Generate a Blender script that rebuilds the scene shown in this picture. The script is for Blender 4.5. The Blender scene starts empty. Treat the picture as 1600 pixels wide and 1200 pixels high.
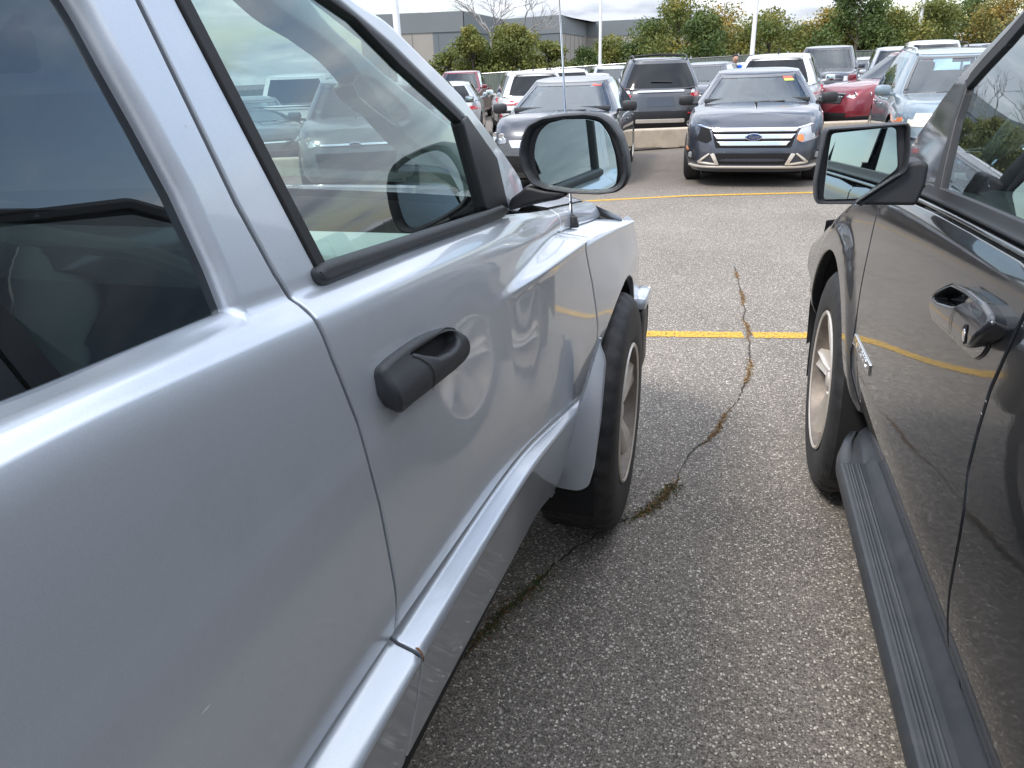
import bpy, bmesh, math, random
import numpy as np
from mathutils import Vector, Matrix, Euler
from mathutils.geometry import delaunay_2d_cdt
random.seed(7); np.random.seed(7)
R = math.radians
scene = bpy.context.scene
COL = scene.collection
# ------------------------------------------------------------ camera
F_PX, PITCH, YAW, ROLL, CAM_H = 1150.0, R(23.0), R(16.5), R(2.0), 1.50
_f = Vector((-math.sin(YAW)*math.cos(PITCH), math.cos(YAW)*math.cos(PITCH), -math.sin(PITCH)))
_r = Vector((math.cos(YAW), math.sin(YAW), 0)); _u = _r.cross(_f)
CR = _r*math.cos(ROLL) - _u*math.sin(ROLL); CU = _u*math.cos(ROLL) + _r*math.sin(ROLL); CF = _f
CC = Vector((0, 0, CAM_H))
cd = bpy.data.cameras.new('camera'); cam = bpy.data.objects.new('camera', cd); COL.objects.link(cam)
cam.matrix_world = Matrix(((CR.x, CU.x, -CF.x, CC.x), (CR.y, CU.y, -CF.y, CC.y), (CR.z, CU.z, -CF.z, CC.z), (0, 0, 0, 1)))
cd.sensor_width = 36; cd.lens = 36*F_PX/1600; cd.clip_start = 0.02; cd.clip_end = 2000
scene.camera = cam
# ------------------------------------------------------------ world and sun
SUN_EL, SUN_AZ = R(52), R(215)          # azimuth clockwise from +Y
world = bpy.data.worlds.new('World'); scene.world = world; world.use_nodes = True
nt = world.node_tree; nt.nodes.clear()
def N(nt, t, **kw):
    n = nt.nodes.new(t)
    for k, v in kw.items():
        if k.startswith('i_'): n.inputs[k[2:].replace('_', ' ')].default_value = v
        else: setattr(n, k, v)
    return n
def mth(nt, op, a, b=None, c=None, clamp=False):
    n = nt.nodes.new('ShaderNodeMath'); n.operation = op; n.use_clamp = clamp
    for i, v in enumerate((a, b, c)):
        if v is None: continue
        if isinstance(v, (int, float)): n.inputs[i].default_value = v
        else: nt.links.new(v, n.inputs[i])
    return n.outputs[0]
def ramp(nt, fac, stops, interp='LINEAR'):
    n = nt.nodes.new('ShaderNodeValToRGB'); n.color_ramp.interpolation = interp
    el = n.color_ramp.elements
    while len(el) < len(stops): el.new(0.5)
    for e, (p, c) in zip(el, stops):
        e.position = p; e.color = (c, c, c, 1) if isinstance(c, (int, float)) else (*c, 1)
    nt.links.new(fac, n.inputs[0]); return n.outputs[0]
def mix(nt, fac, a, b, mode='MIX'):
    n = nt.nodes.new('ShaderNodeMix'); n.data_type = 'RGBA'; n.blend_type = mode
    for s, v in ((n.inputs[0], fac), (n.inputs[6], a), (n.inputs[7], b)):
        if isinstance(v, (int, float)): s.default_value = v
        elif isinstance(v, tuple): s.default_value = (*v, 1)
        else: nt.links.new(v, s)
    return n.outputs[2]
sky = N(nt, 'ShaderNodeTexSky', sky_type='NISHITA'); sky.sun_disc = False
sky.sun_elevation = SUN_EL; sky.sun_rotation = SUN_AZ; sky.air_density = 1.2; sky.dust_density = 1.5
tc = N(nt, 'ShaderNodeTexCoord'); sep = N(nt, 'ShaderNodeSeparateXYZ'); nt.links.new(tc.outputs['Generated'], sep.inputs[0])
zz = mth(nt, 'ADD', mth(nt, 'MAXIMUM', sep.outputs[2], 0.0), 0.16)
comb = N(nt, 'ShaderNodeCombineXYZ')
nt.links.new(mth(nt, 'DIVIDE', sep.outputs[0], zz), comb.inputs[0]); nt.links.new(mth(nt, 'DIVIDE', sep.outputs[1], zz), comb.inputs[1])
comb.inputs[2].default_value = 3.7
n1 = N(nt, 'ShaderNodeTexNoise', i_Scale=0.75, i_Detail=9.0, i_Roughness=0.56, i_Distortion=0.35); nt.links.new(comb.outputs[0], n1.inputs['Vector'])
n2 = N(nt, 'ShaderNodeTexNoise', i_Scale=1.9, i_Detail=7.0, i_Roughness=0.55); nt.links.new(comb.outputs[0], n2.inputs['Vector'])
cover = ramp(nt, n1.outputs[0], [(0.38, 0.06), (0.54, 1.0)], 'EASE')
shade = ramp(nt, n2.outputs[0], [(0.30, (4.6, 5.1, 6.0)), (0.50, (7.0, 7.4, 8.2)), (0.66, (9.8, 10.0, 10.4))], 'EASE')
skyb = mix(nt, 1.0, sky.outputs[0], (1.15, 1.15, 1.2), 'MULTIPLY')
elev = ramp(nt, mth(nt, 'MAXIMUM', sep.outputs[2], 0.0), [(0.0, 0.56), (0.2, 0.74), (0.6, 1.4), (1.0, 1.8)])
shade = mix(nt, 1.0, shade, elev, 'MULTIPLY')
col = mix(nt, cover, skyb, shade)
bg = N(nt, 'ShaderNodeBackground'); bg.inputs[1].default_value = 0.10; nt.links.new(col, bg.inputs[0])
wo = N(nt, 'ShaderNodeOutputWorld'); nt.links.new(bg.outputs[0], wo.inputs[0])
sd = bpy.data.lights.new('sun', 'SUN'); sd.energy = 1.5; sd.angle = R(14); sd.color = (1.0, 0.96, 0.9)
sun = bpy.data.objects.new('sun', sd); COL.objects.link(sun)
sdir = Vector((math.sin(SUN_AZ)*math.cos(SUN_EL), math.cos(SUN_AZ)*math.cos(SUN_EL), math.sin(SUN_EL)))
sun.rotation_euler = sdir.to_track_quat('Z', 'Y').to_euler()
scene.view_settings.view_transform = 'Standard'; scene.view_settings.look = 'None'
scene.view_settings.exposure = 1.15; scene.view_settings.gamma = 1.0
# ------------------------------------------------------------ pixel helpers (calibrated photo rays)
def ray(px, py): return CF + CR*((px-800)/F_PX) - CU*((py-600)/F_PX)
def at(px, py, axis, val):
    d = ray(px, py); t = (val-CC[axis])/d[axis]; return CC + d*t
def atdepth(px, py, zc): return CC + ray(px, py)*zc
def ground_z(x, y):
    s = min(1, max(0, (y-4)/7.0)); s = s*s*(3-2*s)
    xx = min(0.0, x+0.5); return s*0.032*max(xx, -25.0)
# ------------------------------------------------------------ materials
def newmat(name):
    m = bpy.data.materials.new(name); m.use_nodes = True; m.node_tree.nodes.clear(); return m, m.node_tree
def out(nt, sh, disp=None):
    o = nt.nodes.new('ShaderNodeOutputMaterial'); nt.links.new(sh, o.inputs[0])
def pbr(name, color, rough=0.5, metal=0.0, coat=0.0, coatr=0.03, var=0.0, vscale=8.0, bump=0.0, bscale=200.0, rvar=0.0, spec=0.5, ior=1.5, dirt=0.0):
    m, nt = newmat(name)
    p = N(nt, 'ShaderNodeBsdfPrincipled'); p.inputs['Roughness'].default_value = rough; p.inputs['Metallic'].default_value = metal
    p.inputs['Coat Weight'].default_value = coat; p.inputs['Coat Roughness'].default_value = coatr; p.inputs['IOR'].default_value = ior
    p.inputs['Specular IOR Level'].default_value = spec
    t = N(nt, 'ShaderNodeTexCoord'); src = t.outputs['Object']
    nz = N(nt, 'ShaderNodeTexNoise', i_Scale=vscale, i_Detail=5.0, i_Roughness=0.6); nt.links.new(src, nz.inputs['Vector'])
    c0 = tuple(max(0, v*(1-var)) for v in color); c1 = tuple(min(1, v*(1+var)) for v in color)
    cc = ramp(nt, nz.outputs[0], [(0.3, c0), (0.7, c1)])
    nt.links.new(cc, p.inputs['Base Color'])
    if rvar:
        nt.links.new(mth(nt, 'MULTIPLY_ADD', nz.outputs[0], rvar, rough-rvar/2, clamp=True), p.inputs['Roughness'])
    if dirt:
        nd = N(nt, 'ShaderNodeTexNoise', i_Scale=14.0, i_Detail=8.0, i_Roughness=0.7); nt.links.new(src, nd.inputs['Vector'])
        f = ramp(nt, nd.outputs[0], [(0.45, 0.0), (0.75, dirt)])
        nt.links.new(mix(nt, f, cc, (0.16, 0.14, 0.12)), p.inputs['Base Color'])
        nt.links.new(mth(nt, 'ADD', mth(nt, 'MULTIPLY', f, 0.5), coatr, clamp=True), p.inputs['Coat Roughness'])
    if bump:
        nb = N(nt, 'ShaderNodeTexNoise', i_Scale=bscale, i_Detail=3.0); nt.links.new(src, nb.inputs['Vector'])
        b = N(nt, 'ShaderNodeBump', i_Strength=bump, i_Distance=0.001); nt.links.new(nb.outputs[0], b.inputs['Height']); nt.links.new(b.outputs[0], p.inputs['Normal'])
    out(nt, p.outputs[0]); return m
def paint(name, color, metal=0.55, rough=0.38, flake=0.12, dirt=0.0, peel=0.03):
    """metallic clear-coat car paint with fine flake sparkle and faint dust"""
    m, nt = newmat(name)
    p = N(nt, 'ShaderNodeBsdfPrincipled'); p.inputs['Metallic'].default_value = metal; p.inputs['Roughness'].default_value = rough
    p.inputs['Coat Weight'].default_value = 1.0; p.inputs['Coat Roughness'].default_value = 0.025; p.inputs['Coat IOR'].default_value = 1.5
    t = N(nt, 'ShaderNodeTexCoord'); src = t.outputs['Object']
    v = N(nt, 'ShaderNodeTexVoronoi', i_Scale=1400.0); nt.links.new(src, v.inputs['Vector'])
    c0 = tuple(x*(1-flake) for x in color); c1 = tuple(min(1, x*(1+flake)) for x in color)
    sepc = N(nt, 'ShaderNodeSeparateColor'); nt.links.new(v.outputs['Color'], sepc.inputs[0])
    base = ramp(nt, sepc.outputs[0], [(0.0, c0), (1.0, c1)])
    nd = N(nt, 'ShaderNodeTexNoise', i_Scale=5.0, i_Detail=9.0, i_Roughness=0.72); nt.links.new(src, nd.inputs['Vector'])
    f = ramp(nt, nd.outputs[0], [(0.5, 0.0), (0.78, dirt)])
    nt.links.new(mix(nt, f, base, (0.17, 0.155, 0.13)), p.inputs['Base Color'])
    nt.links.new(mth(nt, 'ADD', mth(nt, 'MULTIPLY', f, 0.35), 0.025, clamp=True), p.inputs['Coat Roughness'])
    nb = N(nt, 'ShaderNodeTexNoise', i_Scale=160.0, i_Detail=1.0); nt.links.new(src, nb.inputs['Vector'])
    b = N(nt, 'ShaderNodeBump', i_Strength=peel, i_Distance=0.0008); nt.links.new(nb.outputs[0], b.inputs['Height'])
    nt.links.new(b.outputs[0], p.inputs['Coat Normal'])
    out(nt, p.outputs[0]); return m
def glass(name, tint, gain=1.6, smudge=0.02):
    m, nt = newmat(name)
    tr = N(nt, 'ShaderNodeBsdfTransparent'); tr.inputs[0].default_value = (*tint, 1)
    gl = N(nt, 'ShaderNodeBsdfGlossy'); gl.inputs['Roughness'].default_value = 0.0; gl.inputs[0].default_value = (.90, .96, 1, 1)
    fr = N(nt, 'ShaderNodeFresnel'); fr.inputs[0].default_value = 1.7
    t = N(nt, 'ShaderNodeTexCoord'); nz = N(nt, 'ShaderNodeTexNoise', i_Scale=6.0, i_Detail=6.0); nt.links.new(t.outputs['Object'], nz.inputs['Vector'])
    f = mth(nt, 'MULTIPLY', fr.outputs[0], gain, clamp=True)
    mx = N(nt, 'ShaderNodeMixShader'); nt.links.new(f, mx.inputs[0]); nt.links.new(tr.outputs[0], mx.inputs[1]); nt.links.new(gl.outputs[0], mx.inputs[2])
    df = N(nt, 'ShaderNodeBsdfDiffuse'); df.inputs[0].default_value = (0.6, 0.62, 0.62, 1)
    mx2 = N(nt, 'ShaderNodeMixShader'); nt.links.new(ramp(nt, nz.outputs[0], [(0.45, smudge*0.3), (0.8, smudge)]), mx2.inputs[0])
    nt.links.new(mx.outputs[0], mx2.inputs[1]); nt.links.new(df.outputs[0], mx2.inputs[2])
    out(nt, mx2.outputs[0]); return m
M = {}
M['silver'] = paint('silver paint', (0.565, 0.605, 0.655), metal=0.55, rough=0.36, flake=0.05, dirt=0.10)
M['charcoal'] = paint('charcoal paint', (0.013, 0.015, 0.019), metal=0.45, rough=0.34, flake=0.25, dirt=0.18)
M['darkgrey'] = paint('dark grey paint', (0.055, 0.062, 0.075), metal=0.5, rough=0.35)
M['gunmetal'] = paint('gunmetal paint', (0.065, 0.069, 0.078), metal=0.5, rough=0.35)
M['navy'] = paint('navy grey paint', (0.045, 0.052, 0.07), metal=0.5, rough=0.3)
M['white'] = paint('white paint', (0.60, 0.60, 0.59), metal=0.0, rough=0.4, flake=0.0)
M['red'] = paint('dark red paint', (0.17, 0.012, 0.022), metal=0.35, rough=0.35)
M['bluegrey'] = paint('blue grey paint', (0.19, 0.245, 0.28), metal=0.5, rough=0.35)
M['silver2'] = paint('pale silver paint', (0.45, 0.47, 0.50), metal=0.6, rough=0.35)
M['black'] = pbr('black plastic', (0.014, 0.014, 0.016), 0.45, var=0.15, bump=0.25, bscale=900)
M['gloss'] = pbr('gloss black', (0.006, 0.006, 0.008), 0.08, coat=1.0)
M['handle'] = pbr('textured black plastic', (0.026, 0.028, 0.032), 0.5, var=0.12, bump=0.5, bscale=1500)
M['board'] = pbr('ribbed board plastic', (0.040, 0.045, 0.052), 0.42, var=0.1, bump=0.4, bscale=900, dirt=0.15)
M['rubber'] = pbr('rubber', (0.012, 0.012, 0.013), 0.62, var=0.2, bump=0.2, bscale=400)
M['tyre'] = pbr('tyre rubber', (0.016, 0.016, 0.017), 0.66, var=0.35, vscale=25, bump=0.5, bscale=300, dirt=0.12)
M['dark'] = pbr('dark cavity', (0.004, 0.004, 0.005), 0.9)
M['chrome'] = pbr('chrome', (0.72, 0.73, 0.75), 0.09, metal=1.0, var=0.03)
M['rimsilver'] = pbr('brushed alloy', (0.66, 0.61, 0.54), 0.32, metal=0.45, var=0.06, vscale=30, dirt=0.10)
M['rimdark'] = pbr('brake dusted alloy', (0.20, 0.17, 0.145), 0.55, metal=0.5, var=0.2, vscale=30)
M['mirror'] = pbr('mirror glass', (0.50, 0.60, 0.60), 0.015, metal=1.0)
M['glassF'] = glass('green tinted glass', (0.68, 0.80, 0.76), 1.5)
M['glassP'] = glass('privacy glass', (0.025, 0.032, 0.034), 1.6, smudge=0.012)
M['glassW'] = glass('windshield glass', (0.46, 0.58, 0.64), 1.15)
M['glassT'] = glass('near windshield glass', (0.72, 0.84, 0.82), 1.1)
M['glassR'] = pbr('dark rear glass', (0.012, 0.014, 0.017), 0.05, spec=0.3)
M['lamp'] = glass('lamp lens', (0.75, 0.80, 0.84), 1.4, smudge=0.10)
M['lampbowl'] = pbr('lamp reflector', (0.42, 0.43, 0.45), 0.25, metal=0.9)
M['lampold'] = pbr('cloudy lamp lens', (0.62, 0.60, 0.50), 0.25, coat=1.0, var=0.15, vscale=30)
M['orange'] = pbr('amber lens', (0.75, 0.20, 0.04), 0.2, coat=1.0)
M['redlens'] = pbr('red lens', (0.50, 0.015, 0.02), 0.12, coat=1.0)
M['clearlens'] = pbr('pale lens', (0.60, 0.55, 0.55), 0.12, coat=1.0)
M['intgrey'] = pbr('interior grey vinyl', (0.16, 0.18, 0.18), 0.6, var=0.1, bump=0.4, bscale=700)
M['intlight'] = pbr('interior pale trim', (0.42, 0.46, 0.44), 0.6, var=0.08, bump=0.3, bscale=700)
M['intdark'] = pbr('interior dark cloth', (0.035, 0.038, 0.042), 0.85, var=0.2, bump=0.5, bscale=900)
M['seat'] = pbr('seat cloth', (0.20, 0.20, 0.20), 0.85, var=0.15, bump=0.5, bscale=900)
M['conc'] = pbr('concrete', (0.40, 0.34, 0.265), 0.85, var=0.18, vscale=5, bump=0.6, bscale=60)
M['polewhite'] = pbr('white painted steel', (0.72, 0.73, 0.74), 0.45, var=0.05)
M['yellowtag'] = pbr('yellow tag', (0.55, 0.62, 0.10), 0.5)
M['redtag'] = pbr('red tag', (0.80, 0.09, 0.05), 0.5)
M['ovalblue'] = pbr('oval badge blue', (0.02, 0.04, 0.12), 0.2, coat=1.0)
# ------------------------------------------------------------ object helpers
def tag(o, label=None, cat=None, group=None, kind=None):
    if label: o['label'] = label
    if cat: o['category'] = cat
    if group: o['group'] = group
    if kind: o['kind'] = kind
    return o
def empty(name, loc, rz=0.0, label=None, cat=None, group=None):
    o = bpy.data.objects.new(name, None); COL.objects.link(o); o.location = loc; o.rotation_euler = (0, 0, rz)
    o.empty_display_size = 0.3
    return tag(o, label, cat, group)
def mk(name, verts, faces, mat, parent=None, normals=None, smooth=True, local=False, mirror=None, mats=None, midx=None):
    """link one mesh object; verts are world coordinates unless local; mirror=x0 reflects about that plane"""
    V = np.array([tuple(v) for v in verts], dtype=float).reshape(-1, 3)
    fc = [list(f) for f in faces]
    Nn = None if normals is None else np.array([tuple(n) for n in normals], dtype=float)
    if mirror is not None:
        V[:, 0] = 2*mirror - V[:, 0]; fc = [f[::-1] for f in fc]
        if Nn is not None: Nn[:, 0] *= -1
    if parent is not None and not local:
        q = parent
        while q is not None: V = V - np.array(q.location); q = q.parent
    me = bpy.data.meshes.new(name); me.from_pydata(V.tolist(), [], fc)
    for m in (mats or [mat]): me.materials.append(m)
    if midx: me.polygons.foreach_set('material_index', midx)
    if smooth: me.polygons.foreach_set('use_smooth', [True]*len(fc))
    me.validate(); me.update()
    if Nn is not None and len(Nn) == len(me.vertices):
        me.normals_split_custom_set_from_vertices(Nn.tolist())
    o = bpy.data.objects.new(name, me); COL.objects.link(o)
    if parent is not None: o.parent = parent
    return o
def pchip_eval(xk, yk, x):
    """monotone cubic; xk increasing (n,), x array"""
    xk = np.asarray(xk, float); yk = np.asarray(yk, float); x = np.asarray(x, float)
    h = np.diff(xk); d = np.diff(yk)/h; m = np.zeros_like(yk)
    m[0] = d[0]; m[-1] = d[-1]
    for i in range(1, len(xk)-1):
        if d[i-1]*d[i] <= 0: m[i] = 0
        else:
            w1 = 2*h[i]+h[i-1]; w2 = h[i]+2*h[i-1]; m[i] = (w1+w2)/(w1/d[i-1]+w2/d[i])
    i = np.clip(np.searchsorted(xk, x)-1, 0, len(h)-1); t = (x-xk[i])/h[i]
    lo = x < xk[0]; hi = x > xk[-1]
    tt = np.clip(t, 0, 1)
    r = (2*tt**3-3*tt**2+1)*yk[i]+(tt**3-2*tt**2+tt)*h[i]*m[i]+(-2*tt**3+3*tt**2)*yk[i+1]+(tt**3-tt**2)*h[i]*m[i+1]
    r = np.where(lo, yk[0]+(x-xk[0])*m[0], r); r = np.where(hi, yk[-1]+(x-xk[-1])*m[-1], r)
    return r
class SideSurf:
    """X = f(y,z) body side: list of curves top to bottom, each a list of 3D points running along y"""
    DY = 0.01
    def __init__(s, curves, outward):
        s.tab = []; s.o = outward; s.y0 = -2.6; n = int(6.4/s.DY); ys = s.y0+np.arange(n)*s.DY
        for pts in curves:
            P = np.array(sorted([(p[1], p[2], p[0]) for p in pts])); yc = np.clip(ys, P[0, 0], P[-1, 0]); row = []
            for col in (1, 2):
                v = pchip_eval(P[:, 0], P[:, col], yc)
                g = np.exp(-0.5*(np.arange(-18, 19)*s.DY/s.SIG)**2); g /= g.sum()
                row.append(np.convolve(np.pad(v, 18, mode='edge'), g, mode='valid'))
            s.tab.append(row)
    SIG = 0.045
    def look(s, arr, y):
        u = np.clip((y-s.y0)/s.DY, 1, len(arr)-3); i = u.astype(int); t = u-i
        p0, p1, p2, p3 = arr[i-1], arr[i], arr[i+1], arr[i+2]
        return 0.5*((2*p1)+(-p0+p2)*t+(2*p0-5*p1+4*p2-p3)*t*t+(-p0+3*p1-3*p2+p3)*t**3)
    def X(s, y, z):
        y = np.atleast_1d(np.asarray(y, float)); z = np.atleast_1d(np.asarray(z, float))
        K = len(s.tab); Z = np.zeros((K, len(y))); Xk = np.zeros((K, len(y)))
        for k, (tz, tx) in enumerate(s.tab):
            Z[k] = s.look(tz, y); Xk[k] = s.look(tx, y)
        for k in range(1, K): Z[k] = np.minimum(Z[k], Z[k-1]-0.006)
        Z = Z[::-1]; Xk = Xk[::-1]                     # increasing z
        h = np.diff(Z, axis=0); d = np.diff(Xk, axis=0)/h
        m = np.zeros_like(Xk); m[0] = d[0]; m[-1] = d[-1]
        for i in range(1, K-1):
            w1 = 2*h[i]+h[i-1]; w2 = h[i]+2*h[i-1]
            with np.errstate(all='ignore'):
                q = (w1+w2)/(w1/d[i-1]+w2/d[i])
            m[i] = np.where(d[i-1]*d[i] <= 0, 0, q)
        r = np.zeros(len(y)); done = np.zeros(len(y), bool)
        for i in range(K-1):
            sel = (z >= Z[i]) & (z <= Z[i+1]) & ~done
            t = np.where(sel, (z-Z[i])/h[i], 0)
            v = (2*t**3-3*t**2+1)*Xk[i]+(t**3-2*t**2+t)*h[i]*m[i]+(-2*t**3+3*t**2)*Xk[i+1]+(t**3-t**2)*h[i]*m[i+1]
            r = np.where(sel, v, r); done |= sel
        lo = z < Z[0]; r = np.where(lo, Xk[0]+(z-Z[0])*m[0], r)
        hi = z > Z[-1]; r = np.where(hi, Xk[-1]+(z-Z[-1])*m[-1], r)
        return r
    def grid(s, lo, hi, step):
        ys = np.arange(lo[0]+step*.3, hi[0], step*.62)
        if not len(ys): return np.zeros((0, 2))
        Zk = np.array([s.look(tz, ys) for tz, tx in s.tab])
        for k in range(1, len(Zk)): Zk[k] = np.minimum(Zk[k], Zk[k-1]-0.006)
        Zk = Zk[::-1]; rows = []
        for i in range(len(Zk)-1):
            gp_ = np.median(Zk[i+1]-Zk[i]); rows.append(Zk[i])
            if gp_ < .06:
                n = max(1, int(round(gp_/.0045)))
                for k in range(1, n): rows.append(Zk[i]+(Zk[i+1]-Zk[i])*k/n)
            else:
                e = np.minimum(1.0, (Zk[i+1]-Zk[i])/.06)
                for q in (.004, .008, .013, .019, .026): rows += [Zk[i]+q*e, Zk[i+1]-q*e]
                a_ = Zk[i]+.026*e; b_ = Zk[i+1]-.026*e; n = max(1, int(round((gp_-.052)/(step*.8))))
                for k in range(1, n): rows.append(a_+(b_-a_)*k/n)
        P = np.concatenate([np.stack([ys, r], 1) for r in rows])
        return P[(P[:, 1] > lo[1]) & (P[:, 1] < hi[1])]
    def map(s, uv):
        uv = np.asarray(uv, float); y, z = uv[:, 0], uv[:, 1]; e = 0.0014
        X = s.X(y, z); Xy = (s.X(y+e, z)-s.X(y-e, z))/(2*e); Xz = (s.X(y, z+e)-s.X(y, z-e))/(2*e)
        n = np.stack([np.ones_like(X), -Xy, -Xz], 1)*s.o; n /= np.linalg.norm(n, axis=1)[:, None]
        return np.stack([X, y, z], 1), n
    def hit(s, px, py, x0=0.15, x1=0.75, off=0.0):
        """(y,z) where the pixel's ray meets the surface"""
        d = ray(px, py); sg = -s.o
        xs = np.linspace(x0, x1, 400)*sg; ts = xs/d.x
        y = CC.y+d.y*ts; z = CC.z+d.z*ts
        f = (xs-off*s.o-s.X(y, z))*sg
        i = np.argmax(f > 0) if (f > 0).any() else len(f)-1
        i = max(i, 1); a = f[i-1]; b = f[i]; w = -a/(b-a) if b != a else 0.5
        return (float(y[i-1]+(y[i]-y[i-1])*w), float(z[i-1]+(z[i]-z[i-1])*w))
    def hits(s, pts, off=0.0): return [s.hit(a, b, off=off) for a, b in pts]
def poly_area(P):
    x, y = P[:, 0], P[:, 1]; return 0.5*np.sum(x*np.roll(y, -1)-np.roll(x, -1)*y)
def resample(P, step):
    o = []
    for a, b in zip(P, np.roll(P, -1, axis=0)):
        n = max(1, int(math.ceil(np.linalg.norm(b-a)/step)))
        for k in range(n): o.append(a+(b-a)*k/n)
    return np.array(o)
def round_poly(P, it):
    for _ in range(it):
        Q = np.roll(P, -1, axis=0); P = np.stack([0.75*P+0.25*Q, 0.25*P+0.75*Q], 1).reshape(-1, 2)
    return P
def fillet(P, r, n=5):
    """round each corner of polygon P by radius-like distance r"""
    P = np.asarray(P, float); o = []
    m = len(P)
    for i in range(m):
        a, b, c = P[i-1], P[i], P[(i+1) % m]
        da = a-b; dc = c-b; la = np.linalg.norm(da); lc = np.linalg.norm(dc)
        q = min(r, la*0.45, lc*0.45)
        p0 = b+da/max(la, 1e-9)*q; p1 = b+dc/max(lc, 1e-9)*q
        cosang = np.dot(da, dc)/max(la*lc, 1e-9)
        if cosang < -0.985: o.append(b); continue
        for k in range(n+1):
            t = k/n; o.append((1-t)**2*p0+2*t*(1-t)*b+t*t*p1)
    return np.array(o)
def inside(P, pts):
    x, y = pts[:, 0], pts[:, 1]; r = np.zeros(len(pts), bool)
    for (x0, y0), (x1, y1) in zip(P, np.roll(P, -1, axis=0)):
        if y0 == y1: continue
        c = ((y0 > y) != (y1 > y)) & (x < (x1-x0)*(y-y0)/(y1-y0)+x0); r ^= c
    return r
def ring_normals(P):
    d = np.roll(P, -1, axis=0)-P; d /= np.maximum(np.linalg.norm(d, axis=1), 1e-9)[:, None]
    n = np.stack([d[:, 1], -d[:, 0]], 1)              # outward for CCW
    v = n+np.roll(n, 1, axis=0); l = np.linalg.norm(v, axis=1)[:, None]; v /= np.maximum(l, 1e-9)
    return v
def sheet(name, outline, smap, mat, parent=None, holes=(), bevel=0.006, depth=0.012, step=0.03, round_r=0.0, lines=(), hbevel=None, off=0.0, local=False, mirror=(), estep=None, smooth_hole=0.0, nb=4):
    """a panel cut from a surface: outline and holes in the surface's (u,v), rounded edges turned inward"""
    estep = estep or max(0.004, step*0.5)
    rings = []
    for i, P in enumerate([outline]+list(holes)):
        P = np.asarray(P, float)
        rr = round_r if i == 0 else smooth_hole
        if rr: P = fillet(P, rr)
        P = resample(P, estep)
        if poly_area(P) < 0: P = P[::-1]
        nrm = ring_normals(P)
        if i > 0: nrm = -nrm
        bv = bevel if i == 0 or hbevel is None else hbevel
        rings.append((P-nrm*bv, nrm, bv))
    verts2 = []; edges = []
    for P, n, bv in rings:
        b = len(verts2); verts2 += [Vector(p) for p in P]; edges += [(b+k, b+(k+1) % len(P)) for k in range(len(P))]
    nring = len(verts2)
    A = rings[0][0]; lo = A.min(0); hi = A.max(0)
    nx = max(1, int((hi[0]-lo[0])/step)); ny = max(1, int((hi[1]-lo[1])/step))
    g = np.array([(lo[0]+(hi[0]-lo[0])*(i+0.5)/nx, lo[1]+(hi[1]-lo[1])*(j+0.5)/ny) for i in range(nx) for j in range(ny)])
    surf = getattr(smap, '__self__', None)
    if isinstance(surf, SideSurf): g = surf.grid(lo, hi, step); lines = ()
    ok = inside(A, g)
    for P, n, bv in rings[1:]: ok &= ~inside(P, g)
    allb = np.concatenate([r[0] for r in rings])
    g = g[ok]
    g = g.reshape(-1, 2)
    if len(g):
        dmin = np.array([np.min(np.sum((allb-p)**2, axis=1)) for p in g]); g = g[dmin > (0.35*estep)**2]
    verts2 += [Vector(p) for p in g]
    for L in lines:
        L = np.asarray(L, float); seg = []
        for a, b in zip(L[:-1], L[1:]):
            n = max(1, int(np.linalg.norm(b-a)/(step*0.6)))
            seg += [a+(b-a)*k/n for k in range(n)]
        seg.append(L[-1]); seg = np.array(seg); m = inside(A, seg)
        for P, n, bv in rings[1:]: m &= ~inside(P, seg)
        prev = None
        for p, k in zip(seg, m):
            if not k: prev = None; continue
            dd = np.min(np.sum((allb-p)**2, axis=1))
            if dd < (0.3*estep)**2: prev = None; continue
            verts2.append(Vector(p)); cur = len(verts2)-1
            if prev is not None: edges.append((prev, cur))
            prev = cur
    cv, ce, cf, ov, oe, of = delaunay_2d_cdt(verts2, edges, [], 0, 1e-6)
    V2 = np.array([tuple(v) for v in cv]); F = np.array([list(f)[:3] for f in cf])
    cen = V2[F].mean(axis=1); ok = inside(A, cen)
    for P, n, bv in rings[1:]: ok &= ~inside(P, cen)
    F = F[ok]
    remap = {}
    for i, os_ in enumerate(ov):
        for q in os_: remap[q] = i
    P3, N3 = smap(V2); P3 = P3+N3*off
    verts = list(P3); norms = list(N3); faces = [list(f) for f in F]
    base = 0
    for P, n, bv in rings:
        cnt = len(P); prev = [remap.get(base+k, None) for k in range(cnt)]; base += cnt
        if any(p is None for p in prev): continue
        for a in ([R(90*(k+1)/nb) for k in range(nb)] if bv > 0 else []):
            uv = P+n*bv*math.sin(a); S3, M3 = smap(uv); e = 1e-3
            T = smap(uv+n*e)[0]-smap(uv-n*e)[0]; T /= np.maximum(np.linalg.norm(T, axis=1), 1e-9)[:, None]
            pos = S3+M3*(off-bv*(1-math.cos(a))); nn = M3*math.cos(a)+T*math.sin(a)
            cur = list(range(len(verts), len(verts)+cnt)); verts += list(pos); norms += list(nn)
            for k in range(cnt): faces.append([prev[k], prev[(k+1) % cnt], cur[(k+1) % cnt], cur[k]])
            prev = cur; lastpos, lastn, lastM = pos, nn, M3
        if depth > 0:
            if bv <= 0:
                lastpos = np.array([verts[k] for k in prev]); lastM = np.array([norms[k] for k in prev])
                uv = P; T = smap(uv+n*1e-3)[0]-smap(uv-n*1e-3)[0]; T /= np.maximum(np.linalg.norm(T, axis=1), 1e-9)[:, None]
                lastn = T; cur = list(range(len(verts), len(verts)+cnt)); verts += list(lastpos); norms += list(T); prev = cur
            pos = lastpos-lastM*depth
            cur = list(range(len(verts), len(verts)+cnt)); verts += list(pos); norms += list(lastn)
            for k in range(cnt): faces.append([prev[k], prev[(k+1) % cnt], cur[(k+1) % cnt], cur[k]])
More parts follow.
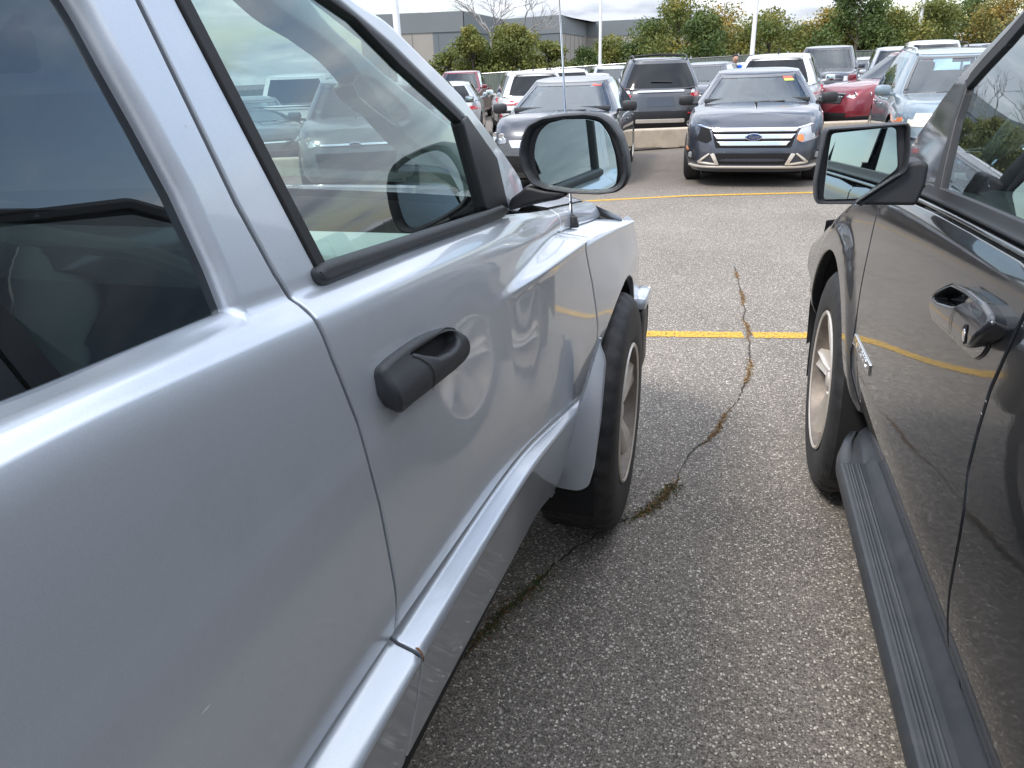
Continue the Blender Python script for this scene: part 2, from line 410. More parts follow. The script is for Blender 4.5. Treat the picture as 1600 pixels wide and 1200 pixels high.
    VA = np.array(verts); NA = np.array(norms); ff = []
    for f in faces:
        a, b, c = VA[f[0]], VA[f[1]], VA[f[2]]
        fn = np.cross(b-a, c-a); mn = NA[f].sum(axis=0)
        ff.append(f if np.dot(fn, mn) >= 0 else f[::-1])
    o = mk(name, VA, ff, mat, parent, normals=NA, local=local)
    res = [o]
    for mx in mirror: res.append(mk(name, VA, ff, mat, parent, normals=NA, local=local, mirror=mx))
    return o if not mirror else res
def plane_map(origin, ux, uy):
    o = np.array(origin, float); a = np.array(ux, float); b = np.array(uy, float); n = np.cross(a, b); n /= np.linalg.norm(n)
    return lambda uv: (o+np.asarray(uv)[:, :1]*a+np.asarray(uv)[:, 1:2]*b, np.tile(n, (len(uv), 1)))
class MB:
    """collects boxes, tubes and lathes into one mesh"""
    def __init__(s): s.v = []; s.f = []; s.m = []
    def add(s, v, f, mi=0):
        b = len(s.v); s.v += [tuple(x) for x in v]; s.f += [[i+b for i in q] for q in f]; s.m += [mi]*len(f)
    def box(s, c, d, rot=None, bev=0.0, mi=0):
        bm = bmesh.new(); bmesh.ops.create_cube(bm, size=1.0)
        bmesh.ops.scale(bm, vec=d, verts=bm.verts)
        if bev: bmesh.ops.bevel(bm, geom=list(bm.edges), offset=bev, segments=2, affect='EDGES', profile=0.5)
        if rot is not None: bmesh.ops.rotate(bm, matrix=rot, verts=bm.verts, cent=(0, 0, 0))
        bmesh.ops.translate(bm, vec=c, verts=bm.verts)
        bm.verts.index_update(); s.add([v.co[:] for v in bm.verts], [[v.index for v in f.verts] for f in bm.faces], mi); bm.free()
    def tube(s, pts, rad, n=8, mi=0, cap=True):
        pts = [Vector(p) for p in pts]; rr = rad if isinstance(rad, (list, tuple)) else [rad]*len(pts)
        t0 = (pts[1]-pts[0]).normalized(); up = Vector((0, 0, 1)) if abs(t0.z) < 0.9 else Vector((1, 0, 0))
        a = t0.cross(up).normalized(); V = []
        for i, p in enumerate(pts):
            t = (pts[min(i+1, len(pts)-1)]-pts[max(i-1, 0)]).normalized(); a = (a-t*a.dot(t)).normalized(); b = t.cross(a)
            for k in range(n):
                w = 2*math.pi*k/n; V.append(p+(a*math.cos(w)+b*math.sin(w))*rr[i])
        Fc = [[i*n+k, i*n+(k+1) % n, (i+1)*n+(k+1) % n, (i+1)*n+k] for i in range(len(pts)-1) for k in range(n)]
        if cap: Fc += [list(range(n))[::-1], [(len(pts)-1)*n+k for k in range(n)]]
        s.add(V, Fc, mi)
    def lathe(s, prof, axis_o, axis, n=48, mi=0, closed=False):
        """prof: (r, h) pairs about axis through axis_o"""
        ax = Vector(axis).normalized(); up = Vector((0, 0, 1)) if abs(ax.z) < 0.9 else Vector((1, 0, 0))
        a = ax.cross(up).normalized(); b = ax.cross(a); o = Vector(axis_o); V = []
        for r, h in prof:
            for k in range(n):
                w = 2*math.pi*k/n; V.append(o+ax*h+(a*math.cos(w)+b*math.sin(w))*r)
        m = len(prof); Fc = [[i*n+k, i*n+(k+1) % n, ((i+1) % m)*n+(k+1) % n, ((i+1) % m)*n+k] for i in range(m if closed else m-1) for k in range(n)]
        s.add(V, Fc, mi)
    def build(s, name, mat, parent=None, smooth=True, local=False, mirror=None, mats=None, sharp=35):
        o = mk(name, s.v, s.f, mat, parent, smooth=smooth, local=local, mirror=mirror, mats=mats, midx=s.m if mats else None)
        bm = bmesh.new(); bm.from_mesh(o.data); bmesh.ops.recalc_face_normals(bm, faces=bm.faces); bm.to_mesh(o.data); bm.free()
        if smooth and sharp:
            o.data.set_sharp_from_angle(angle=R(sharp))
        return o
def text_mesh(name, s, size, mat, parent, M4, depth=0.002, local=True, shear=0.0, bold=0.0, sx=1.0):
    cu = bpy.data.curves.new('t', 'FONT'); cu.body = s; cu.size = size; cu.extrude = depth; cu.align_x = 'CENTER'; cu.align_y = 'CENTER'; cu.shear = shear; cu.offset = bold
    o = bpy.data.objects.new('t', cu); COL.objects.link(o)
    dg = bpy.context.evaluated_depsgraph_get(); me = bpy.data.meshes.new_from_object(o.evaluated_get(dg))
    bpy.data.objects.remove(o); me.transform(M4 @ Matrix.Scale(sx, 4, (1, 0, 0))); me.materials.clear(); me.materials.append(mat); me.name = name
    r = bpy.data.objects.new(name, me); COL.objects.link(r); r.parent = parent
    return r
def loft(name, rows, mat, parent, closed=False, mirror=(), local=False, flip=False, sharp=None):
    n = len(rows[0]); V = [p for r in rows for p in r]
    F = [[i*n+k, i*n+k+1, (i+1)*n+k+1, (i+1)*n+k] for i in range(len(rows)-1) for k in range(n-1)]
    if flip: F = [f[::-1] for f in F]
    o = mk(name, V, F, mat, parent, local=local)
    if sharp: o.data.set_sharp_from_angle(angle=R(sharp))
    for mx in mirror:
        q = mk(name, V, F, mat, parent, local=local, mirror=mx)
        if sharp: q.data.set_sharp_from_angle(angle=R(sharp))
    return o
# ============================================================ shared wheel builder
def make_wheel(parent, xo, y, z, r, w, out_s, style, rim_r, mirror=None):
    """xo: outer face x; out_s: +1 if outward is +X"""
    wh = bpy.data.objects.new('wheel', None); COL.objects.link(wh); wh.parent = parent; wh.location = Vector((xo, y, z))-parent.location
    ax = (out_s, 0, 0)
    t = MB(); nseg = 144; V = []; 
    prof = [(rim_r-.004, -.018), (rim_r+.012, -.004), (rim_r+.03, .002), (r-.055, .002), (r-.030, -.006), (r-.012, -.020), (r-.002, -.040)]
    nt_ = 8
    for i in range(1, nt_): prof.append((r, -.040-(w-.08)*i/nt_))
    prof += [(r-.002, -w+.040), (r-.012, -w+.020), (r-.055, -w), (rim_r+.01, -w+.003), (rim_r-.004, -w+.02)]
    n = len(prof)
    for k in range(nseg):
        a = 2*math.pi*k/nseg
        for i, (pr, h) in enumerate(prof):
            rr = pr; aa = a
            if 4 <= i <= n-4:
                sh = i <= 7 or i >= n-7
                if (k+(i//3)) % 4 == 0 and i != 4: rr -= .009 if sh else .005
                if i in (8, 11, 13): rr -= .009
            if 2 < i < 5: rr = pr
            V.append((out_s*h, math.cos(aa)*rr, math.sin(aa)*rr))
    F = [[k*n+i, k*n+i+1, ((k+1) % nseg)*n+i+1, ((k+1) % nseg)*n+i] for k in range(nseg) for i in range(n-1)]
    t.add(V, F); 
    ob = t.build('tyre', M['tyre'], wh, local=True, sharp=30)
    # raised sidewall bead
    b = MB(); rd = rim_r
    b.lathe([(rd+.004, -.012), (rd+.006, -.002), (rd, .003), (rd-.012, -.002), (rd-.018, -.02), (rd-.028, -.05), (rd-.034, -w+.05), (rd-.01, -w+.02)], (0, 0, 0), ax, n=72)
    b.build('rim_barrel', M['rimdark'], wh, local=True)
    s = MB(); hubr = .062
    s.lathe([(0.0, -.022), (.028, -.022), (.034, -.028), (.034, -.034), (hubr, -.038), (hubr+.008, -.052), (hubr, -.075)], (0, 0, 0), ax, n=40)
    s.lathe([(rd+.004, -.012), (rd+.006, -.001), (rd+.001, .004), (rd-.008, .001), (rd-.014, -.012), (rd-.016, -.03)], (0, 0, 0), ax, n=72)
    ns = 5
    for k in range(ns):
        a0 = 2*math.pi*k/ns+style*.3
        if style == 1:
            segs = [(.045, .034, -.034), (.09, .030, -.026), (.14, .036, -.020), (rd-.006, .062, -.010)]
        else:
            segs = [(.045, .030, -.034), (.09, .024, -.030), (.14, .026, -.022), (rd-.006, .046, -.008)]
        rows = []
        for (rr, hw, h) in segs:
            row = []
            for (u, dh) in ((-1, -.045), (-1, -.012), (-.62, 0), (-.12, -.003 if style == 1 else -.010), (.12, -.003 if style == 1 else -.010), (.62, 0), (1, -.012), (1, -.045)):
                cx_, sx_ = math.cos(a0), math.sin(a0)
                yy = cx_*rr-sx_*u*hw; zz_ = sx_*rr+cx_*u*hw
                row.append((out_s*(h+dh), yy, zz_))
            rows.append(row)
        m_ = len(rows[0]); VV = [p for q in rows for p in q]
        FF = [[i*m_+j, i*m_+(j+1) % m_, (i+1)*m_+(j+1) % m_, (i+1)*m_+j] for i in range(len(rows)-1) for j in range(m_)]
        s.add(VV, FF)
        aa = a0+math.pi/ns
        s.lathe([(0, -.026), (.007, -.026), (.010, -.030), (.010, -.045)], (0, math.cos(aa)*.048, math.sin(aa)*.048), ax, n=10)
    s.build('rim', M['rimsilver'], wh, local=True, sharp=50)
    d = MB(); d.lathe([(0, -.10), (.15, -.10), (.15, -.115), (0, -.12)], (0, 0, 0), ax, n=40)
    d.build('brake_disc', pbrake, wh, local=True)
    if mirror is not None:
        w2 = bpy.data.objects.new('wheel', None); COL.objects.link(w2); w2.parent = parent
        w2.location = Vector((2*mirror-xo, y, z))-parent.location; w2.scale = (-1, 1, 1)
        for c in wh.children:
            q = c.copy(); COL.objects.link(q); q.parent = w2
    return wh
pbrake = pbr('rusty brake disc', (0.10, 0.075, 0.06), 0.5, metal=0.5, var=0.3, vscale=40)
# ============================================================ silver pickup truck (left of the camera)
TCX = -1.29
truck = empty('pickup_truck', (TCX, 1.0, 0), 0, 'silver pickup truck parked close on the left, seen along its doors to the front wheel', 'pickup truck')
def A3(px, py, X): p = at(px, py, 0, X); return (p.x, p.y, p.z)
def cv(xs, zs): return [(pchip1(xs, y), y, pchip1(zs, y)) for y in YS]
def pchip1(tab, y): return float(pchip_eval([t[0] for t in tab], [t[1] for t in tab], [min(max(y, tab[0][0]), tab[-1][0])])[0])
YS = [-2.2, -1.4, -.6, 0, .3, .5, .7, .9, 1.05, 1.2, 1.28, 1.32, 1.36, 1.42, 1.5, 1.6, 1.7, 1.8, 1.9, 2.0, 2.12, 2.24, 2.4, 2.57, 2.75, 2.97]
top = cv([(-2.2, -.530), (1.1, -.530), (1.6, -.522), (2.1, -.50), (2.97, -.56)], [(-2.2, 1.74), (1.1, 1.74), (1.5, 1.64), (2.0, 1.33), (2.97, 1.20)])
belt = cv([(-2.2, -.43), (1.5, -.43), (1.9, -.448), (2.3, -.460), (2.97, -.464)], [(-2.2, 1.36), (-.4, 1.342), (.3, 1.318), (.7, 1.287), (1.45, 1.226), (1.95, 1.162), (2.4, 1.100), (2.65, 1.068), (2.97, 1.02)])
sh1 = [(x+.012, y, z-.008) for x, y, z in belt]
sh3 = [(x+.0375-.004*max(0, y-1.2), y, z-.058) for x, y, z in belt]
sh2 = cv([(-2.2, -.3995), (1.2, -.3995), (1.6, -.409), (2.0, -.425), (2.4, -.441), (2.97, -.450)], [(-2.2, 1.332), (-.4, 1.317), (.3, 1.294), (.7, 1.265), (1.21, 1.221), (1.7, 1.170), (2.02, 1.138), (2.4, 1.085), (2.65, 1.052), (2.97, 1.00)])
vv = cv([(-2.2, -.3857), (.9, -.3857), (1.2, -.3855), (1.36, -.389), (1.54, -.398), (1.75, -.410), (2.0, -.423), (2.4, -.436), (2.97, -.44)], [(-2.2, 1.13), (1.2, 1.13), (1.5, 1.128), (1.8, 1.120), (2.1, 1.106), (2.37, 1.075), (2.6, 1.045), (2.97, .99)])
ww = cv([(-2.2, -.3846), (.9, -.3846), (1.28, -.3825), (1.36, -.372), (1.46, -.356), (1.6, -.343), (1.8, -.329), (2.09, -.318), (2.57, -.309), (2.97, -.318)], [(-2.2, 1.108), (1.2, 1.108), (1.5, 1.110), (1.7, 1.107), (1.9, 1.097), (2.1, 1.079), (2.57, 1.029), (2.97, .975)])
w2 = [(x+.0009-.0044*min(1, max(0, (y-1.26)/.2)), y, z-.022) for x, y, z in ww]
mid = cv([(-2.2, -.381), (.6, -.381), (1.1, -.3775), (1.30, -.3755), (1.34, -.3735), (1.42, -.366), (1.6, -.350), (1.85, -.327), (2.05, -.305), (2.24, -.290), (2.5, -.292), (2.97, -.312)], [(-2.2, .89), (1.5, .88), (2.97, .84)])
strt = cv([(-2.2, -.405), (.5, -.405), (1.1, -.400), (1.33, -.392), (1.6, -.374), (1.93, -.336), (2.2, -.300), (2.97, -.305)], [(-2.2, .806), (.3, .800), (.7, .782), (1.05, .755), (1.35, .735), (1.6, .694), (1.93, .657), (2.3, .66), (2.97, .66)])
pre = [(x+.012*min(1, max(0, (2.0-y)/.5)), y, z+.020) for x, y, z in strt]
strb = cv([(-2.2, -.358), (.3, -.359), (1.1, -.356), (1.33, -.352), (1.6, -.345), (1.93, -.331), (2.2, -.300), (2.97, -.303)], [(-2.2, .770), (.3, .763), (.7, .754), (1.05, .741), (1.35, .718), (1.6, .682), (1.93, .644), (2.3, .62), (2.97, .62)])
strb = [(x, y, min(z, zt-.012)) for (x, y, z), (_, _, zt) in zip(strb, strt)]
low1 = [(x-.003, y, z-.012) for x, y, z in strb]
bot = cv([(-2.2, -.405), (.3, -.405), (1.5, -.400), (2.0, -.385), (2.97, -.36)], [(-2.2, .54), (.3, .54), (.73, .53), (1.04, .515), (1.54, .47), (2.0, .40), (2.97, .42)])
def yawed(c):
    o = []
    for x, y, z in c:
        d = .022*min(1.5, max(0, 1.28-y)); d *= min(1, max(0, (y+.5)/.5)) if y < 0 else 1
        k = (x-d)/x; o.append((x*k, y*k, 1.5-(1.5-z)*k) if y > 0 else (x-.028, y, z-.03))
    return o
top, belt, sh1, sh2, sh3, vv, ww, w2, mid, pre, strt, strb, low1, bot = [yawed(c) for c in (top, belt, sh1, sh2, sh3, vv, ww, w2, mid, pre, strt, strb, low1, bot)]
def above(c, t, k): return [(x+(pchip1([(p[1], p[0]) for p in t], y)-x)*k, y, z+(pchip1([(p[1], p[2]) for p in t], y)-z)*k) for x, y, z in c]
TS = SideSurf([top, above(belt, top, .5), above(belt, top, .10), above(belt, top, .04), belt, sh1, sh2, sh3, vv, ww, w2, mid, pre, strt, strb, low1, bot], +1)
MX = (TCX,)
GS = SideSurf([top, above(belt, top, .5), belt, above(belt, top, -.3)], +1)
def H(pts, off=0.0): return TS.hits(pts, off)
def ln(c): return [(p[1], p[2]) for p in c]
CREASES = [[q for q in ln(ww) if q[0] > 1.2], [q for q in ln(vv) if q[0] > 1.2], ln(strt), ln(strb), [(a, b-.01) for a, b in ln(strb)], [(a, b+.012) for a, b in ln(strt)], ln(sh1), ln(sh2)]
g_b = H([(217, 0), (300, 172), (370, 318), (430, 428), (452, 462), (470, 476), (490, 496), (520, 560), (560, 660), (595, 790), (612, 880), (619, 975), (660, 1026), (657, 1060), (650, 1110), (634, 1188)])
yb0 = g_b[0][0]; print('gap B', [tuple(round(v, 3) for v in g_b[i]) for i in (0, 5, 9, 12, 15)])
seam = H([(868, 764), (900, 690), (926, 602), (934, 515), (925, 440), (914, 378)])
print('seam', [tuple(round(v, 3) for v in s) for s in seam])
seam_top = [(1.90, 1.121), (1.905, 1.166)]; _h = H([(893, 361), (874, 348)]); print('st', _h); print('seam top', seam_top)
G = .0032
# door
bseal = H([(493, 420), (430, 299), (355, 155), (280, 11)])
print('belt pts', H([(500, 447), (790, 341), (0, 629)]))
zt_ = 1.675
gB_up = [(g_b[0][0]-.008, 1.62), (g_b[0][0]-.02, zt_)]
door_out = [(a+G, b) for a, b in reversed(g_b)] + [(a+G, b) for a, b in gB_up] + [(bseal[3][0]-.035, zt_)] + [(bseal[3][0]-.015, 1.63)] + [q for q in reversed(bseal)] + \
    H([(500, 432), (640, 384), (785, 336)]) + H([(858, 327)]) + [(a-G, b) for a, b in reversed(seam_top)] + [(a-G, b) for a, b in reversed(seam)] + [(seam[0][0]-.03, seam[0][1]-.012)] + H([(868, 768), (840, 802), (740, 987)])
door = sheet('door', door_out, TS.map, M['silver'], truck, bevel=.0025, depth=.015, step=.022, round_r=.008, lines=CREASES, mirror=MX, estep=.011)
# rear door / cab corner with quarter window
qw = H([(128, 0), (176, 91), (229, 187), (288, 299), (341, 416), (365, 480), (365, 484), (213, 544), (0, 629)])
qw_o = [(qw[0][0]-.04, 1.655), (-.12, 1.66), (-.26, 1.63), (-.30, 1.54), (-.31, 1.36), (-.27, qw[-1][1]+.025), (0.0, qw[-1][1]+.012)] + list(reversed(qw[6:])) + list(reversed(qw[:6]))
rear_out = [(a-G, b) for a, b in g_b][::-1] + [(a-G, b) for a, b in gB_up] + [(gB_up[1][0]-.03, 1.73), (-.42, 1.73), (-.47, 1.2), (-.47, .53), (.2, .53)]
reard = sheet('rear_door', rear_out, TS.map, M['silver'], truck, holes=[qw_o], bevel=.0025, hbevel=.016, depth=.012, step=.024, round_r=.006, smooth_hole=.02, lines=CREASES, mirror=MX, estep=.011)
_q = np.array(qw_o); _q = _q.mean(0)+(_q-_q.mean(0))*np.array([1.03, 1.06])
sheet('quarter_window', _q, GS.map, M['glassP'], truck, bevel=0, depth=0, step=.06, off=-.019, mirror=MX, smooth_hole=0)
# fender with wheel arch
WY, WZ, WR = 2.30, .41, .41
hoodf = H([(919, 313)])[0]
arch = [(WY+.465*math.cos(a), WZ+.0+.465*math.sin(a)) for a in np.linspace(R(-8), R(172), 40)]
fo = [(a+G, b) for a, b in seam[2:]] + [(a+G, b) for a, b in seam_top] + [hoodf] + [(2.62, 1.055), (2.66, 1.0), (2.74, .9), (2.79, .78), (2.80, .62), (2.74, .54)] + arch
print('hoodf', hoodf)
sheet('fender', fo, TS.map, M['silver'], truck, bevel=.004, depth=.03, step=.022, round_r=.006, lines=CREASES, mirror=MX, estep=.010)
lowp = [(a+G, b) for a, b in seam[:3]] + [(WY-.455, WZ-.02), (WY-.40, .385), (seam[0][0]+.03, .40)]
# dark inner structure so gaps read dark
liner_o = [(-.44, .46), (-.44, 1.24), (.8, 1.20), (1.9, 1.07), (seam[3][0]+.04, .60), (seam[2][0]-.03, .55), (seam[0][0]-.02, .44)]
sheet('inner_panel', liner_o, TS.map, M['dark'], truck, bevel=0, depth=0, step=.06, off=-.008, mirror=MX)
pil = [(g_b[4][0]-.015, 1.20), (g_b[3][0]-.018, g_b[3][1]), (g_b[2][0]-.018, g_b[2][1]), (g_b[1][0]-.018, g_b[1][1]), (yb0-.02, 1.70), (yb0+.03, 1.70), (bseal[3][0]-.012, 1.58), (bseal[1][0]-.01, bseal[1][1]), (bseal[0][0]-.01, 1.19)]
sheet('inner_pillar', pil, TS.map, M['dark'], truck, bevel=0, depth=0, step=.06, off=-.008, mirror=MX)
# A pillar and roof rail
a_sil = H([(556, 0), (604, 29), (663, 88), (721, 146), (770, 212), (813, 276), (820, 303)])
a_out = H([(525, 0), (570, 37), (613, 73), (679, 138), (725, 183), (774, 247), (794, 328)])
print('A sil', [tuple(round(v, 3) for v in s) for s in a_sil]); print('A out', [tuple(round(v, 3) for v in s) for s in a_out])
dy, dz = a_sil[0][0]-a_sil[1][0], a_sil[0][1]-a_sil[1][1]
e1 = (a_sil[0][0]-.20, 1.685); e2 = (a_out[0][0]-.15, 1.652)
pillar = [(-.42, 1.735), (.35, 1.735), (e1[0]-.25, 1.728), e1] + a_sil + H([(815, 330)]) + list(reversed(a_out)) + [e2, (e2[0]-.18, 1.68), (yb0-.03, 1.685), (yb0-.055, 1.735)]
sheet('roof_pillar', pillar, TS.map, M['silver'], truck, bevel=.009, depth=.02, step=.02, round_r=.02, mirror=MX, estep=.012, nb=5)
# front side window: glass, seals, sail, belt moulding
gl_b = H([(510, 416), (784, 326)])
s_in_b = H([(512, 420), (449, 299), (372, 148), (296, 0)])
s_in_a = H([(512, 0), (556, 31), (625, 103), (719, 190)])
gtop = [(s_in_b[3][0]-.012, 1.62), (s_in_b[3][0]-.03, 1.652), (e2[0]-.16, 1.652), (e2[0]+.02, 1.63)]
glass_o = [gl_b[0]] + s_in_b[1:] + gtop + s_in_a + H([(757, 324)])
glo = [(a, b) for a, b in glass_o]
sheet('door_window', glo, GS.map, M['glassF'], truck, bevel=0, depth=0, step=.06, off=-.008, mirror=MX)
def ribbon(name, A, B, mat, par, off=.002, bevel=.003, depth=.012, S=None, mir=MX):
    return sheet(name, list(A)+list(reversed(B)), (S or TS).map, mat, par, bevel=bevel, depth=depth, step=.03, off=off, mirror=mir, estep=.008)
ribbon('window_seal', bseal + [(bseal[3][0]-.015, 1.63), (bseal[3][0]-.035, 1.668)], s_in_b + gtop[:2], M['rubber'], truck, off=.003)
ribbon('window_seal', [(bseal[3][0]-.035, 1.669), (e2[0]-.16, 1.672), e2] + a_out[:5], [gtop[1], gtop[2], gtop[3]] + s_in_a, M['rubber'], truck, off=.001)
sheet('sail_panel', H([(719, 188), (727, 181), (774, 247), (792, 326), (757, 328)]), TS.map, M['black'], truck, bevel=.004, depth=.02, step=.02, off=.005, mirror=MX)
sheet('belt_moulding', H([(498, 424), (512, 412), (640, 371), (790, 321), (797, 333), (792, 341), (640, 398), (520, 449), (505, 443)], off=.012), TS.map, M['handle'], truck, bevel=.009, depth=.012, step=.015, off=.012, round_r=.008, mirror=MX, nb=5)
# flap behind the wheel
fl = [(938, 528), (928, 556), (915, 600), (900, 650), (878, 705), (858, 764), (906, 766), (921, 758), (931, 725), (942, 650), (949, 560)]
flp = []
YF = 1.80
for p in fl: q = at(p[0], p[1], 1, YF); flp.append((q.x, q.z))
print('flap', [tuple(round(v, 2) for v in q) for q in flp])
flm = plane_map((0, YF, 0), (1, 0, 0), (0, 0, 1))
def bulge_flap(uv):
    uv = np.asarray(uv); zc = np.clip((uv[:, 1]-.25)/.5, 0, 1); y = YF+.02-.05*np.sin(zc*2.2)
    y = y + 2.2*(uv[:, 0]+.33)**2
    n = np.stack([4.4*(uv[:, 0]+.33), -np.ones(len(uv)), -.22*np.cos(zc*2.2)+.05], 1); n /= np.linalg.norm(n, axis=1)[:, None]
    return np.stack([uv[:, 0], y, uv[:, 1]], 1), n
sheet('mud_guard', flp, bulge_flap, M['silver'], truck, bevel=.006, depth=.012, step=.02, round_r=.015, mirror=MX)
ed = MB(); ed.tube([at(p[0], p[1], 1, YF-.03) for p in fl[:6]], .0035, n=6); ed.build('guard_edge', M['silver'], truck); ed.build('guard_edge', M['silver'], truck, mirror=TCX)
# arch liners
def liner(parent, yc, zc, r, x0, x1, cx):
    rows = []
    for a in np.linspace(R(-20), R(200), 28):
        rows.append([(x0, yc+r*math.cos(a), zc+r*math.sin(a)), (x1, yc+r*.98*math.cos(a), zc+r*.98*math.sin(a)), (x1, yc, zc)])
    loft('wheel_well', rows, M['dark'], parent, mirror=(cx,))
liner(truck, WY, WZ, .455, -.312, -.66, TCX)
make_wheel(truck, -.266, WY, WZ, WR, .255, 1, 1, .235, mirror=TCX)
make_wheel(truck, -.270, WY-3.33, WZ, WR, .255, 1, 1, .235, mirror=TCX)
# bed side, rear wheel, tailgate
archr = [(WY-3.33+.45*math.cos(a), WZ+.02+.45*math.sin(a)) for a in np.linspace(R(-2), R(182), 40)]
bed = [(-.49, .44), (-.49, 1.26), (-2.18, 1.28), (-2.20, .5), (-1.62, .44)] + archr[::-1] 
sheet('bed_side', bed, TS.map, M['silver'], truck, bevel=.006, depth=.03, step=.05, round_r=.02, mirror=MX, lines=CREASES[2:4])
liner(truck, WY-3.33, WZ+.02, .455, -.40, -.66, TCX)
b = MB(); b.box((TCX, -2.20, .88), (1.66, .04, .78), bev=.012); b.build('tailgate', M['silver'], truck)
b = MB(); b.box((TCX, -2.30, .52), (1.72, .16, .16), bev=.03); b.build('rear_bumper', M['chrome'], truck)
b = MB(); b.box((TCX, -1.32, .75), (1.5, 1.7, .04)); b.box((TCX, -.49, 1.0), (1.5, .03, .5)); b.build('bed_floor', M['black'], truck)
for s in (0, 1):
    b = MB(); b.box((-.44, -2.205, .92), (.08, .05, .34), bev=.01); b.build('taillight', M['redlens'], truck, mirror=TCX if s else None)
# roof
rows = []
for i, y in enumerate(np.linspace(-.46, .95, 12)):
    row = []
    for x in np.linspace(-.534, 2*TCX+.534, 15):
        q = (x-TCX)/(TCX+.534); row.append((x, y-.02*(1-q*q), 1.742+.035*(1-q**4)-.03*max(0, (y-.6)/.35)**2))
    rows.append(row)
loft('roof', rows, M['silver'], truck)
b = MB(); b.box((TCX, -.47, 1.22), (1.46, .02, .12)); b.box((TCX, -.465, 1.69), (1.44, .02, .10)); b.box((-.60, -.465, 1.45), (.08, .02, .4)); b.box((2*TCX+.60, -.465, 1.45), (.08, .02, .4)); b.build('cab_back', M['silver'], truck)
b = MB(); b.box((TCX, -.465, 1.46), (1.30, .006, .38)); b.build('rear_window', M['glassP'], truck)
# windshield between the pillar silhouettes
sil3 = [((TS.map([q])[0][0])) for q in [(.70, 1.735), e1] + a_sil]
rows = []
for p in sil3:
    row = []
    for t in np.linspace(0, 1, 17):
        q = 2*t-1; x = p[0]+(2*TCX-2*p[0])*t; row.append((x, p[1]+.17*(1-q*q)-.005, p[2]+.02*(1-q*q)-.004))
    rows.append(row)
loft('windshield', rows, M['glassT'], truck)
# cowl and hood
ch = TS.map([seam_top[1]])[0][0]; chf = TS.map([hoodf])[0][0]; wb = sil3[-1]
rows = []
for f in np.linspace(0, 1, 14):
    row = []; 
    p = np.array(ch)*(1-f)+np.array(chf)*f
    for t in np.linspace(0, 1, 21):
        q = 2*t-1; x = p[0]-.004+(2*TCX-2*p[0]+.008)*t
        row.append((x, p[1]+(.12 if f > .8 else .05)*(1-q*q)*(f-.2), p[2]+.003+.035*(1-q**4)-.05*max(0, f-.8)**2*5))
    rows.append(row)
q_row = []
for t in np.linspace(0, 1, 21):
    x = chf[0]-.004+(2*TCX-2*chf[0]+.008)*t; Q = ((x-TCX)/(TCX+.345))**4
    q_row.append((x, 2.555+.24*(1-Q), 1.032+.06*(1-Q)))
rows = rows[:-2]+[q_row]
loft('hood', rows, M['silver'], truck)
rows = []
for f in np.linspace(0, 1, 4):
    p = np.array(wb)*(1-f)+np.array(ch)*f
    rows.append([(p[0]+(2*TCX-2*p[0])*t, p[1]+.15*(1-(2*t-1)**2)*(1-f), p[2]-.015+.04*(1-(2*t-1)**2)*f) for t in np.linspace(0, 1, 15)])
loft('cowl', rows, M['black'], truck)
# front end
rows = []
for y_, z, zc2 in ((2.55, 1.03, .06), (2.62, .99, .06), (2.70, .90, .04), (2.74, .78, 0), (2.76, .64, 0)):
    rows.append([(-.345+(2*TCX+.69)*t, y_+.24*(1-(2*t-1)**4), z+zc2*(1-(2*t-1)**4)) for t in np.linspace(0, 1, 17)])
loft('front_panel', rows, M['silver'], truck, sharp=40)
b = MB(); b.box((TCX, 2.955, .80), (.95, .05, .26), bev=.02); b.build('grille', M['gloss'], truck)
b = MB(); b.box((TCX, 2.985, .80), (.95, .012, .035)); b.box((TCX, 2.985, .80), (.035, .012, .26)); b.build('grille_crossbar', M['chrome'], truck)
for s in (0, 1):
    b = MB(); b.box((-.50, 2.87, .82), (.28, .06, .2), rot=Matrix.Rotation(R(-20), 3, 'Z'), bev=.02); b.build('headlight', M['lampbowl'], truck, mirror=TCX if s else None)
b = MB(); pr = [(0, .62), (.035, .60), (.04, .52), (.0, .47)]
rows = []
for dy_, z in ((-.02, .655), (.05, .645), (.08, .60), (.075, .52), (.04, .49)):
    row = []
    for t in np.linspace(0, 1, 25):
        q = 2*t-1; x = -.272+(2*TCX+.544)*t; row.append((x, 2.80+dy_+.30*(1-abs(q)**6)+.02, z))
    rows.append(row)
loft('front_bumper', rows, M['silver'], truck)
rows = [[(x, y, z) for x, y, z in ((-.272-i*.0, 2.72, .60+.0), (-.268, 2.78, zb_), (-.262, 2.84, zb_))] for i, zb_ in enumerate((.40, .5, .66))]
b = MB(); b.box((-.31, 2.84, .50), (.07, .16, .26), bev=.025); b.build('bumper_end', M['black'], truck); b.build('bumper_end', M['black'], truck, mirror=TCX)
bc = TS.map(H([(1003, 445)]))[0][0]
b = MB(); b.box((-.295, 2.86, .655), (.06, .20, .055), bev=.022); b.build('bumper_cap', M['silver'], truck); b.build('bumper_cap', M['silver'], truck, mirror=TCX)
# underbody
b = MB(); b.box((TCX, .4, .50), (1.45, 5.0, .10)); b.box((TCX, 2.2, .75), (1.0, 1.1, .45)); b.build('underbody', M['dark'], truck)
# antenna
ab = TS.map(H([(893, 350)]))[0][0]; ab = Vector(ab)
b = MB(); b.lathe([(.022, -.006), (.020, .004), (.013, .022), (.006, .026)], ab, (.12, 0, 1), n=20)
ant = b.build('antenna_base', M['black'], truck)
b = MB(); tip = ab + Vector((-.035, -.03, .74)); b.tube([ab+Vector((0, 0, .02)), ab+Vector((-.002, -.001, .06)), tip], [.0042, .0036, .0016], n=8); o = b.build('antenna_mast', M['chrome'], truck)
